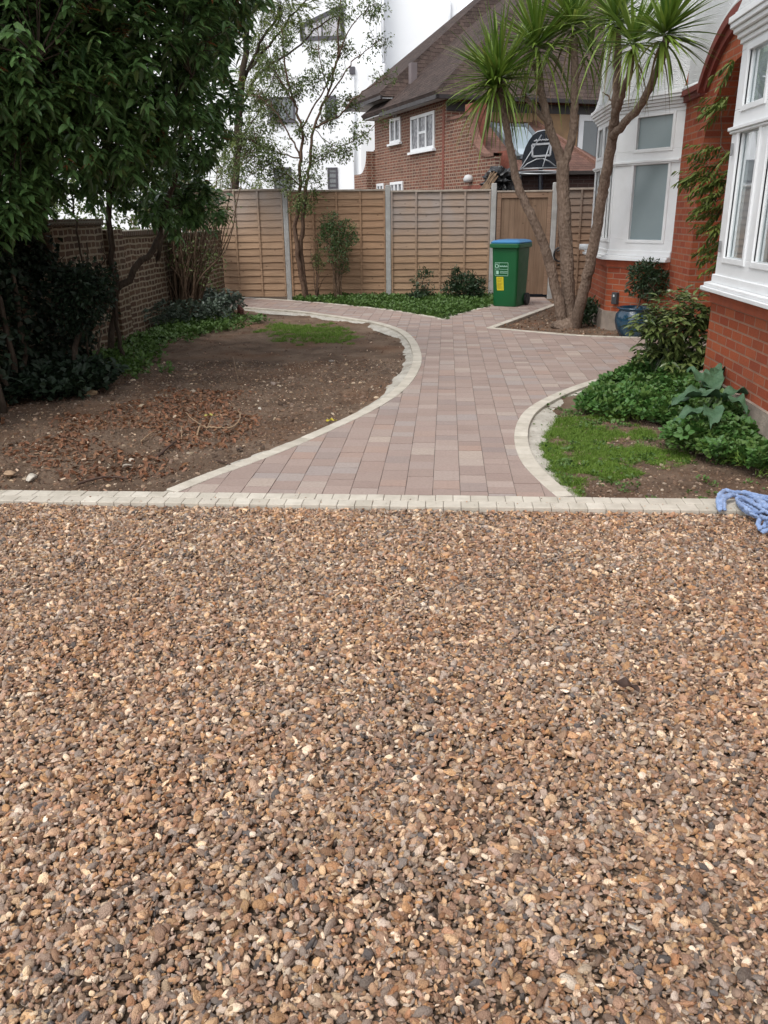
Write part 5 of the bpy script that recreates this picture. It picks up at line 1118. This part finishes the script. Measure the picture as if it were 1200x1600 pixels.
for x_, y_ in tp:
    for _ in range(3):
        b0 = np.array(aty(x_+10, y_-4, 8.35+rng.normal(0, .08))); ax = unit(np.array([-.8, .1, -.45])+rng.normal(0, .35, 3)); P_ = []; D_ = []
        for k in range(7):
            side = unit(np.cross(ax, [0, .3, 1]))
            for sg in (-1, 1): P_.append(b0+ax*(.035*k)); D_.append(side*sg*.8+ax*.6+rng.normal(0, .12, 3)+np.array([0, 0, -.2]))
        leaf_long(f, np.array(P_), np.array(D_), .075*rng.uniform(.8, 1.2, len(P_)), np.full(len(P_), .024), droop=.2)
mb.build('stem', BARKB, cl_, smooth=True); f.build('foliage', leafmat('climber_leaf', [(.06, .10, .018), (.10, .14, .025), (.14, .17, .035), (.05, .085, .02)], .45, .35), cl_)

# ---- broad leaved plant by the wall
bp_ = g(1120, 640); bo = thing('broad_leaved_plant', 'plant with large wavy grey-green leaves among the ground cover by the wall', 'plant', (1.95, 6.3, 0))
t = T('broad_leaf'); n_ = t.noise(35, det=5); c = t.mix(t.rng(t('NewGeometry').outputs['Random Per Island'], 0, 1), (.035, .085, .045), (.065, .125, .06)); c = t.mix(t.rng(n_, .4, .6, 0, .4), c, (.03, .07, .035)); t.bs(Base_Color=c, Roughness=.6, Specular_IOR_Level=.35); t.bump(n_, .008); BL = t.m
def bigleaf(mb, base, yaw, L_, W_, rise, droop, seed):
    V = []; nu, nv = 12, 8; d = np.array([math.cos(yaw), math.sin(yaw), 0]); sdv = np.array([-d[1], d[0], 0])
    for i in range(nu+1):
        t_ = i/nu; c_ = np.array(base)+d*L_*t_*(1-.2*droop*t_)+np.array([0, 0, 1])*(rise*t_-droop*L_*t_**2.2); wv = W_*math.sin(PI*min(1, t_**.8))**.7*(1-.35*t_)
        if t_ > .97: wv = .004
        for j in range(nv+1):
            s_ = j/nv*2-1; V.append(c_+sdv*wv*.5*s_+np.array([0, 0, 1])*(.22*wv*abs(s_)**1.5-.15*W_*math.sin(t_*13+seed+s_*2)*abs(s_)+.03*W_*math.cos(t_*40)*(1-abs(s_))))
    mb.add(np.array(V), [[i*(nv+1)+j, (i+1)*(nv+1)+j, (i+1)*(nv+1)+j+1, i*(nv+1)+j+1] for i in range(nu) for j in range(nv)])
stm = MB()
for k, (px, py, yaw, L_, W_, ri, dr) in enumerate([(1120, 620, 195, .42, .20, .10, .3), (1105, 610, 120, .30, .17, .22, .35), (1130, 612, 75, .28, .18, .18, .25), (1150, 605, 50, .26, .16, .16, .25), (1165, 620, 350, .30, .18, .12, .4), (1110, 640, 250, .26, .17, .03, .4), (1095, 620, 175, .34, .16, .03, .35), (1120, 600, 20, .26, .17, .20, .3), (1085, 640, 205, .30, .14, .0, .3), (1140, 625, 300, .25, .16, .08, .5)]):
    zb = .24; b0 = np.array(g(px+20*math.cos(R(yaw))*-1, py, zb)); b0[0] = min(b0[0], 2.05); mb = MB(); bigleaf(mb, b0, R(yaw), L_, W_, ri, dr, k*1.7); mb.build('leaf', BL, bo, smooth=True); stm.tube([(1.9, 6.25, -.04), ((1.9+b0[0])/2, (6.25+b0[1])/2, .10), tuple(b0)], .010, 6)
stm.build('stalks', simple('green_stalk', (.06, .10, .03), .6), bo, smooth=True)

# ================================================================== GROUND COVER, GRASS, LITTER
def proto_tuft(kind, seed):
    mb = MB()
    if kind == 'cover':      # low plant with small lobed leaves
        k = 16; a = rng.random(k)*2*PI; P = np.stack([np.cos(a)*.03*rng.random(k), np.sin(a)*.03*rng.random(k), .015+.05*rng.random(k)], 1)
        D = np.stack([np.cos(a), np.sin(a), .15+.5*rng.random(k)], 1); leaf_small(mb, P+D*.02, D, .045*rng.uniform(.7, 1.3, k), .036*rng.uniform(.7, 1.2, k), fold=.25)
    elif kind == 'grass':
        k = 26; P = np.c_[rng.normal(0, .022, (k, 2)), np.zeros(k)]; D = np.c_[rng.normal(0, .45, (k, 2)), np.ones(k)]; strap(mb, P, D, .045*rng.uniform(.5, 1.4, k), np.full(k, .0032), .2+.4*rng.random(k), 3)
    elif kind == 'tall':
        k = 14; P = np.c_[rng.normal(0, .02, (k, 2)), np.zeros(k)]; D = np.c_[rng.normal(0, .5, (k, 2)), np.ones(k)]; strap(mb, P, D, .11*rng.uniform(.5, 1.3, k), np.full(k, .005), .3+.5*rng.random(k), 4)
    elif kind == 'litter':
        leaf_long(mb, np.zeros((1, 3))+[-.03, 0, .004], np.array([[1, 0, .12]]), [.06], [.032], droop=-.1, fold=.5)
    elif kind == 'round':
        k = 9; a = rng.random(k)*2*PI; P = np.c_[np.cos(a)*.02, np.sin(a)*.02, .03+.05*rng.random(k)]; D = np.c_[np.cos(a), np.sin(a), .3+.4*rng.random(k)]; leaf_long(mb, P, D, .05*rng.uniform(.7, 1.3, k), .038*rng.uniform(.8, 1.2, k), droop=.1)
    elif kind == 'chip':
        mb.box(-.5, .5, -.16, .16, -.05, .05); mb.V[0] += rng.normal(0, .05, (8, 3))
    elif kind == 'twig':
        mb.tube([(-.5, 0, 0), (-.2, .06*rng.normal(), .02), (.15, .08*rng.normal(), .03), (.5, 0, 0)], [.02, .025, .02, .01], 5)
    return mesh_of(mb)
def place(name, kind, mat_, P2, base, s0, s1, label, cat, tilt=.15, nvar=6, flat=None, dz=0.):
    n = len(P2); z = np.array([soilz(a, b, base) for a, b in P2])+dz
    sc = np.repeat(rng.uniform(s0, s1, (n, 1)), 3, 1)
    return scatter(name, [(proto_tuft(kind, i), mat_) for i in range(nvar)], np.c_[P2, z], np.stack([rng.normal(0, tilt, n), rng.normal(0, tilt, n), rng.random(n)*2*PI], 1), sc, rng.integers(0, nvar, n), label, cat)
def keep(P, f): return P[np.array([f(a, b) for a, b in P], bool)]
nz = lambda a, b, k=2., o=0.: noise.noise(Vector((a*k, b*k, o)))
def sdist(P, poly):
    d = np.full(len(P), 9.0); poly = [np.array(q)[:2] for q in poly]
    for i in range(len(poly)):
        a, b_ = poly[i], poly[(i+1) % len(poly)]; e = b_-a; t_ = np.clip(((P-a)@e)/(e@e), 0, 1); d = np.minimum(d, np.linalg.norm(P-(a+t_[:, None]*e), axis=1))
    return d
def ragged(P, poly, w_, k, o_):
    d = sdist(P, poly)/w_; return P[np.array([min(1, q)+.9*nz(a, b, k, o_)+.5*nz(a, b, k*3.5, o_) > .25+.35*rng.random() for (a, b), q in zip(P, d)], bool)]
CV = leafmat('cover_leaf', [(0.031, 0.090, 0.017), (0.050, 0.132, 0.024), (0.075, 0.168, 0.034), (0.037, 0.108, 0.024)], .5, .3, obj=True)
CV2 = leafmat('cover_leaf_pale', [(0.057, 0.121, 0.022), (0.092, 0.165, 0.033), (0.046, 0.099, 0.022)], .5, .3, obj=True)
GR = leafmat('grass_blade', [(0.075, 0.156, 0.012), (0.112, 0.216, 0.015), (0.150, 0.240, 0.030), (0.062, 0.132, 0.015)], .6, .35, obj=True)
# right bed: carpet of ground cover, thinning towards the front kerb
CR = [g(x_, y_)[:2] for x_, y_ in [(905, 640), (935, 612), (985, 590), (1090, 580)]]+[np.array([2.2, 7.3]), np.array([2.2, 5.0]), np.array([2.6, 4.7]), np.array([2.6, 4.95])]+[g(x_, y_)[:2] for x_, y_ in [(1200, 745), (1120, 722), (1040, 700), (1065, 668), (960, 650)]]
P2 = rand_in(CR, 3400); cz = np.array([max(0, .05+.16*(.5+nz(a, b, 1.7))+.05*nz(a, b, 6)) for a, b in P2])
n = len(P2); lay = rng.random(n); 
scatter('ground_cover', [(proto_tuft('cover', i), CV if i % 2 else CV2) for i in range(5)]+[(proto_tuft('round', i), CV) for i in range(2)]+[(proto_tuft('tall', 1), GR)], np.c_[P2, -.04+cz*(.35+.65*lay)*np.minimum(1, .3+1.2*(P2[:, 0]-.9))], np.stack([rng.normal(0, .35, n), rng.normal(0, .35, n), rng.random(n)*2*PI], 1), np.repeat(rng.uniform(.6, 1.15, (n, 1)), 3, 1), rng.integers(0, 8, n), 'dense dark green ground cover in the right bed against the wall', 'ground cover')
P2 = keep(rand_in(RBED, 2200), lambda a, b: nz(a, b, 3, 5) > .05 and b < 7.5); P2 = P2[P2[:, 0] < 2.2]; place('weeds', 'cover', CV2, P2[:420], -.04, .25, .55, 'scattered small weeds on the bare soil of the right bed', 'weeds', .25, dz=-.012)
GP = [g(x_, y_)[:2] for x_, y_ in [(843, 700), (846, 668), (870, 645), (965, 645), (1050, 680), (1085, 712), (1010, 735), (960, 745), (912, 745), (905, 778), (884, 766), (858, 735)]]
P2 = keep(rand_in(GP, 9500), lambda a, b: nz(a, b, 3.3, 2)+.4*nz(a, b, 11, 3) > -.30+.28*rng.random()+.16*min(1, max(0, (a-1.05)*2.5))); place('grass', 'grass', GR, P2, -.04, .25, 1.0, 'short bright green grass patch inside the right curved kerb', 'grass', .2, dz=-.006)
GP2 = [g(x_, y_)[:2] for x_, y_ in [(395, 514), (425, 496), (520, 500), (585, 518), (560, 535), (520, 534), (430, 532)]]
P2 = ragged(rand_in(GP2, 3400), GP2, .65, 2.9, 6); place('grass', 'grass', GR, P2, -.045, .3, 1.2, 'thin green grass patch at the back of the left soil bed', 'grass', .2)
# under the evergreen and along the wall
GL = [g(x_, y_)[:2] for x_, y_ in [(140, 590), (250, 590), (278, 560), (300, 530), (400, 508), (420, 498), (320, 492), (260, 500), (200, 520), (140, 545)]]
P2 = ragged(rand_in(GL, 1500), GL, .6, 2.6, 9); place('undergrowth', 'cover', CV2, P2, -.045, .35, 1.35, 'mixed low green undergrowth beneath the evergreen tree', 'undergrowth', .35, dz=.01)
GL2 = [g(x_, y_)[:2] for x_, y_ in [(200, 520), (350, 505), (385, 490), (330, 478), (250, 480), (205, 495)]]
P2 = rand_in(GL2, 1100); n = len(P2); scatter('silvery_undergrowth', [(proto_tuft('round', i), L_SIL) for i in range(6)], np.c_[P2, .02+.26*rng.random(n)], np.stack([rng.normal(0, .4, n), rng.normal(0, .4, n), rng.random(n)*6.28], 1), np.repeat(rng.uniform(.7, 1.3, (n, 1)), 3, 1), rng.integers(0, 6, n), 'silvery leaved undergrowth around the multi-stemmed shrub', 'undergrowth')
GL3 = [g(x_, y_)[:2] for x_, y_ in [(0, 632), (60, 628), (130, 622), (190, 600), (150, 585), (60, 575), (0, 570)]]
P2 = rand_in(GL3, 900); n = len(P2); scatter('dark_undergrowth', [(proto_tuft('round', i), L_IVY_SHADE) for i in range(6)], np.c_[P2, -.03+.13*rng.random(n)], np.stack([rng.normal(0, .4, n), rng.normal(0, .4, n), rng.random(n)*6.28], 1), np.repeat(rng.uniform(.8, 1.6, (n, 1)), 3, 1), rng.integers(0, 6, n), 'dark low undergrowth at the foot of the ivy bush', 'undergrowth')
# strip along the fence
P2 = keep(rand_in(NBED, 4200), lambda a, b: nz(a, b, 2.2, 4) > -.32-(a > -1.0)*.5+.25*rng.random() and a > -2.9)
n = len(P2); scatter('ground_cover', [(proto_tuft('cover', i), CV2) for i in range(4)]+[(proto_tuft('tall', i), GR) for i in range(2)], np.c_[P2, np.array([soilz(a, b, -.03) for a, b in P2])+.012], np.stack([rng.normal(0, .3, n), rng.normal(0, .3, n), rng.random(n)*6.28], 1), np.repeat(rng.uniform(.5, 1.3, (n, 1)), 3, 1), rng.integers(0, 6, n), 'bright green ground cover along the foot of the fence', 'ground cover')
# 'bright green ground cover along the foot of the fence', 'ground cover', .3, dz=.015)
# litter on the left bed
BR = leafmat('dry_leaf', [(0.182, 0.072, 0.033), (0.280, 0.111, 0.046), (0.126, 0.065, 0.039), (0.336, 0.169, 0.078), (0.084, 0.052, 0.033)], .8, .1, obj=True)
CHIP = T('wood_chip'); r_ = CHIP('ObjectInfo').outputs['Random']; CHIP.bs(Base_Color=CHIP.ramp(r_, [(0, (0.140, 0.069, 0.042)), (.3, (0.238, 0.125, 0.078)), (.55, (0.098, 0.053, 0.036)), (.75, (0.336, 0.200, 0.132)), (.93, (0.532, 0.388, 0.276))], 'CONSTANT'), Roughness=.9); CHIP = CHIP.m
LIT = [g(x_, y_)[:2] for x_, y_ in [(0, 640), (150, 640), (260, 600), (420, 610), (400, 680), (250, 740), (120, 745), (0, 700)]]
P2 = keep(rand_in(LIT, 3200), lambda a, b: nz(a, b, 1.6, 11) > -.12); place('leaf_litter', 'litter', BR, P2, -.045, .35, .95, 'dry reddish brown leaf litter scattered over the left soil bed', 'leaf litter', .5, dz=.006)
LB2 = [np.array([-4.2, YK1+.02])]+[p for p in offset(LK, .22)][::4]+[np.array([-4.2, 14.5])]
P2 = rand_in(LB2, 5200); P2 = P2[(rng.random(len(P2)) < np.clip(1.35-.11*(P2[:, 1]-4.5), .25, 1))]; n = len(P2); z = np.array([soilz(a, b, -.045) for a, b in P2]); s_ = rng.lognormal(math.log(.017), .45, n)
scatter('wood_chips', [(proto_tuft('chip', i), CHIP) for i in range(6)]+[(proto_tuft('twig', i), CHIP) for i in range(3)], np.c_[P2, z+.004], np.stack([rng.normal(0, .4, n), rng.normal(0, .4, n), rng.random(n)*6.28], 1), np.repeat(s_[:, None], 3, 1), rng.integers(0, 9, n), 'small wood chips and broken twigs mixed into the left soil bed', 'wood chips')
SOILST = stonemat('soil_stones', [(0, (0.140, 0.088, 0.058)), (.3, (0.224, 0.149, 0.104)), (.5, (0.105, 0.068, 0.046)), (.68, (0.336, 0.243, 0.169)), (.82, (0.182, 0.121, 0.085)), (.93, (0.588, 0.486, 0.364))])
def pebbles(name, P2, base, med, label, seedo):
    n = len(P2); z = np.array([soilz(a, b, base) for a, b in P2]); s_ = np.clip(rng.lognormal(math.log(med), .5, n), .002, .03)
    scatter(name, [(pebble(300+seedo+i, i > 4, .7), SOILST) for i in range(8)], np.c_[P2, z], np.stack([rng.normal(0, .4, n), rng.normal(0, .4, n), rng.random(n)*6.28], 1), np.repeat(s_[:, None], 3, 1), rng.integers(0, 8, n), label, 'soil stones')
PA = rand_in([q for q in LB2 if q[1] < 9.5]+[np.array([-4.2, 9.3])], 26000); pebbles('soil_stones', PA, -.045, .0062, 'small stones and clods scattered over the left soil bed', 0)
pebbles('soil_stones', rand_in([q for q in RBED if q[0] < 2.3 and q[1] < 7]+[np.array([2.2, 6.8]), np.array([2.2, YK1+.02])][::-1], 9000), -.04, .005, 'small stones and clods on the bare soil of the right bed', 20)
pebbles('soil_stones', rand_in(PBED, 1500), -.035, .009, 'clods of earth in the bed under the palm', 40)
P2 = rand_in(PBED, 500); place('leaf_litter', 'litter', BR, P2, -.035, .4, .9, 'dry leaves on the soil under the palm', 'leaf litter', .5, dz=.006)

P2 = np.stack([rng.uniform(-3, 2.4, 130), YK0+.002+np.abs(rng.normal(0, .09, 130))], 1); n = len(P2)
scatter('stray_grit', [(pebble(700+i, True, .6), STONE) for i in range(5)], np.c_[P2, np.full(n, .006)], np.stack([rng.normal(0, .3, n), rng.normal(0, .3, n), rng.random(n)*6.28], 1), np.repeat(np.clip(rng.lognormal(math.log(.0028), .5, (n, 1)), .0015, .008), 3, 1), rng.integers(0, 5, n), 'stray grit scattered over the cream kerb', 'grit')
# ---- single things lying about
def rock(px, py, s_, col, label, seed, name='stone', cat='stone', flat=.55):
    q = g(px, py); me = pebble(seed, True, flat); o = bpy.data.objects.new(name, me); COL.objects.link(o); o.location = (q[0], q[1], -.04+s_*flat*.6); o.scale = (s_,)*3; o.rotation_euler = (rng.normal(0, .2), rng.normal(0, .2), rng.random()*6)
    me.materials.append(simple(name+'_mat', col, .8, .25, 25, .01, 60)); return tag(o, label, cat)
rock(138, 612, .085, (.42, .30, .18), 'pale tan flint lying in the dark undergrowth', 501); rock(48, 742, .055, (.55, .50, .42), 'white stone near the kerb at the lower left', 502); rock(14, 735, .05, (.36, .24, .15), 'brown broken stone at the left edge of the soil bed', 503)
rock(198, 722, .04, (.45, .39, .32), 'pale stone among the twigs near the front kerb', 504); rock(308, 685, .03, (.48, .42, .35), 'small white stone beside the curling root', 505); rock(343, 697, .028, (.45, .38, .30), 'small pale stone right of the curling root', 506); rock(427, 596, .045, (.22, .17, .14), 'grey-brown stone on bare soil in the middle of the bed', 507)
rock(205, 712, .03, (.42, .35, .28), 'small pale stone just behind the twig stone', 508); rock(9, 630, .06, (.30, .17, .10), 'reddish stone at the left edge under the ivy', 509); rock(406, 633, .025, (.5, .45, .38), 'tiny white stone beside the rough gravel patch', 510); rock(518, 560, .03, (.3, .26, .22), 'small grey stone on the far part of the soil bed', 511)
ROOT = simple('pale_root', (.30, .20, .12), .8, .25, 30); TW = simple('dark_twig', (.07, .04, .028), .9, .3, 30)
def lying(name, pts, r_, m_, label, cat, lift=.02):
    P = [(*g(x_, y_)[:2], -.045+lift+h_) for x_, y_, h_ in pts]; mb = MB(); q = wpath(P, 6, .002); n = len(q); mb.tube([tuple(x_) for x_ in q], [r_*(1-.5*i/n) for i in range(n)], 7); return tag(mb.build(name, m_, None, smooth=True), label, cat)
lying('root', [(308, 680, 0), (312, 668, .03), (322, 666, .02), (340, 667, .02), (360, 667, .02), (372, 661, .03), (376, 652, .05), (371, 643, .03)], .008, ROOT, 'pale curling root lying on the soil bed', 'root')
lying('root', [(331, 655, .04), (326, 662, .02), (322, 668, 0)], .005, ROOT, 'short forked pale root touching the curling root', 'root')
lying('root', [(282, 662, .0), (284, 672, .03), (283, 682, 0)], .005, ROOT, 'short upright root left of the curling root', 'root')
lying('twig', [(120, 750, 0), (150, 744, .01), (175, 741, .01), (198, 742, 0)], .010, TW, 'dark twig lying beside the front kerb', 'twig'); lying('twig', [(245, 708, 0), (262, 698, .02), (275, 686, .01)], .012, TW, 'dark stick slanting in the middle of the soil bed', 'twig')
lying('twig', [(338, 714, .0), (352, 719, .01), (366, 724, 0)], .008, TW, 'thin dark twig near the curved kerb', 'twig'); lying('twig', [(363, 555, 0), (366, 575, .12), (372, 592, .0)], .004, ROOT, 'thin arching dry stalk over the far soil', 'twig')
lying('twig', [(220, 685, 0), (235, 676, .02), (250, 668, .0)], .006, ROOT, 'pale twig among the red leaf litter', 'twig'); lying('twig', [(290, 640, 0), (300, 655, .03), (315, 660, .0)], .005, ROOT, 'thin bent twig behind the curling root', 'twig')
def fallen(px, py, col, label, L_=.10, z=-.02, yaw=0.3, W_=.05, curl=-.3):
    q = g(px, py, z); mb = MB(); bigleaf(mb, (q[0]-L_/2, q[1], z+.004), yaw, L_, W_, .012, .12, px*.1); return tag(mb.build('fallen_leaf', simple('fallen_leaf_mat', col, .7, .3, 40), None, smooth=True), label, 'leaf')
fallen(328, 651, (.30, .26, .06), 'yellowish fallen leaf beside the curling root', .10, -.01); fallen(518, 659, (.45, .36, .03), 'bright yellow fallen leaf against the curved kerb', .09, -.01); fallen(978, 1068, (.04, .018, .01), 'curled dark brown dead leaf lying on the gravel', .10, .032, -.5, .055, -.2); fallen(378, 705, (.05, .03, .02), 'dark curled leaf on the soil near the root', .07, -.02, 1.0)
# yellow gloves-free note: nothing else lies on the drive except the cloth
CLOTH = T('blue_cloth'); n_ = CLOTH.noise(22, det=5); c = CLOTH.mix(CLOTH.rng(n_, .35, .65), (.13, .20, .37), (.24, .33, .53)); c = CLOTH.mix(CLOTH.rng(CLOTH.noise(60, det=4), .55, .7, 0, .5), c, (.38, .48, .66)); CLOTH.bs(Base_Color=c, Roughness=.9, Sheen_Weight=.2); CLOTH.bump(CLOTH.noise(220, det=4), .003); CLOTH = CLOTH.m
mb = MB()
FOLDS = [([(1125, 798, .01), (1122, 786, .03), (1123, 775, .05), (1131, 764, .055), (1143, 765, .05), (1152, 769, .04)], .014), ([(1133, 797, .012), (1131, 788, .03), (1131, 778, .04), (1140, 773, .045), (1152, 771, .04)], .013), ([(1128, 796, .015), (1127, 784, .04), (1132, 772, .05), (1146, 768, .05)], .010),
  ([(1146, 768, .03), (1165, 768, .035), (1185, 773, .035), (1205, 776, .04), (1245, 784, .04)], .015), ([(1150, 771, .05), (1165, 776, .055), (1183, 786, .06), (1202, 792, .06), (1245, 798, .05)], .012), ([(1150, 776, .04), (1158, 786, .045), (1172, 795, .045), (1190, 800, .04)], .011), ([(1152, 782, .02), (1160, 793, .025), (1176, 803, .02), (1190, 808, .03)], .013),
  ([(1156, 772, .055), (1172, 780, .06), (1188, 790, .065), (1200, 797, .06)], .008), ([(1160, 783, .04), (1174, 790, .05), (1186, 797, .05)], .008), ([(1180, 775, .06), (1190, 781, .07), (1202, 788, .075), (1230, 790, .07)], .017), ([(1186, 797, .06), (1195, 795, .07), (1206, 799, .07), (1240, 806, .05)], .010), ([(1188, 803, .05), (1196, 806, .06), (1210, 806, .06), (1240, 815, .04)], .010),
  ([(1188, 828, .0), (1185, 817, .02), (1189, 808, .04), (1200, 805, .06)], .013), ([(1190, 832, -.005), (1198, 829, .005), (1210, 826, .01), (1240, 830, .01)], .014), ([(1193, 824, .01), (1197, 815, .03), (1206, 811, .05), (1230, 812, .05)], .012), ([(1200, 822, .02), (1212, 818, .03), (1240, 822, .03)], .013),
  ([(1165, 770, .02), (1185, 780, .02), (1210, 790, .02), (1245, 795, .02)], .024), ([(1158, 785, .01), (1180, 795, .015), (1210, 800, .02), (1245, 805, .02)], .024), ([(1155, 777, .015), (1175, 785, .02), (1200, 795, .02)], .022), ([(1205, 785, .04), (1215, 800, .045), (1225, 815, .03)], .02), ([(1196, 815, .01), (1215, 818, .01), (1245, 820, .01)], .024), ([(1170, 772, .05), (1190, 776, .055), (1215, 783, .055)], .009), ([(1158, 790, .03), (1170, 799, .032), (1184, 804, .034)], .007)]
for pts, r_ in FOLDS:
    P = [tuple(g(x_, y_+z_*60, z_)) for x_, y_, z_ in pts]; q = wpath(P, 7, .0012); n = len(q)
    mb.tube([tuple(v) for v in q], [r_*(.72+.28*math.sin(PI*min(1, max(0, i/(n-1)))))*(1+.22*noise.noise(Vector(tuple(v))*45)) for i, v in enumerate(q)], 10)
clo = mb.build('cloth', CLOTH, None, smooth=True); tag(clo, 'crumpled light blue cloth lying over the kerb at the right edge', 'cloth')
rm = clo.modifiers.new('fuse', 'REMESH'); rm.mode = 'VOXEL'; rm.voxel_size = .0028; rm.use_smooth_shade = True
sm_ = clo.modifiers.new('soften', 'SMOOTH'); sm_.factor = .5; sm_.iterations = 3
tx = bpy.data.textures.new('creases', 'CLOUDS'); tx.noise_scale = .022; dm = clo.modifiers.new('creases', 'DISPLACE'); dm.texture = tx; dm.strength = .009; dm.mid_level = .5; dm.texture_coords = 'GLOBAL'
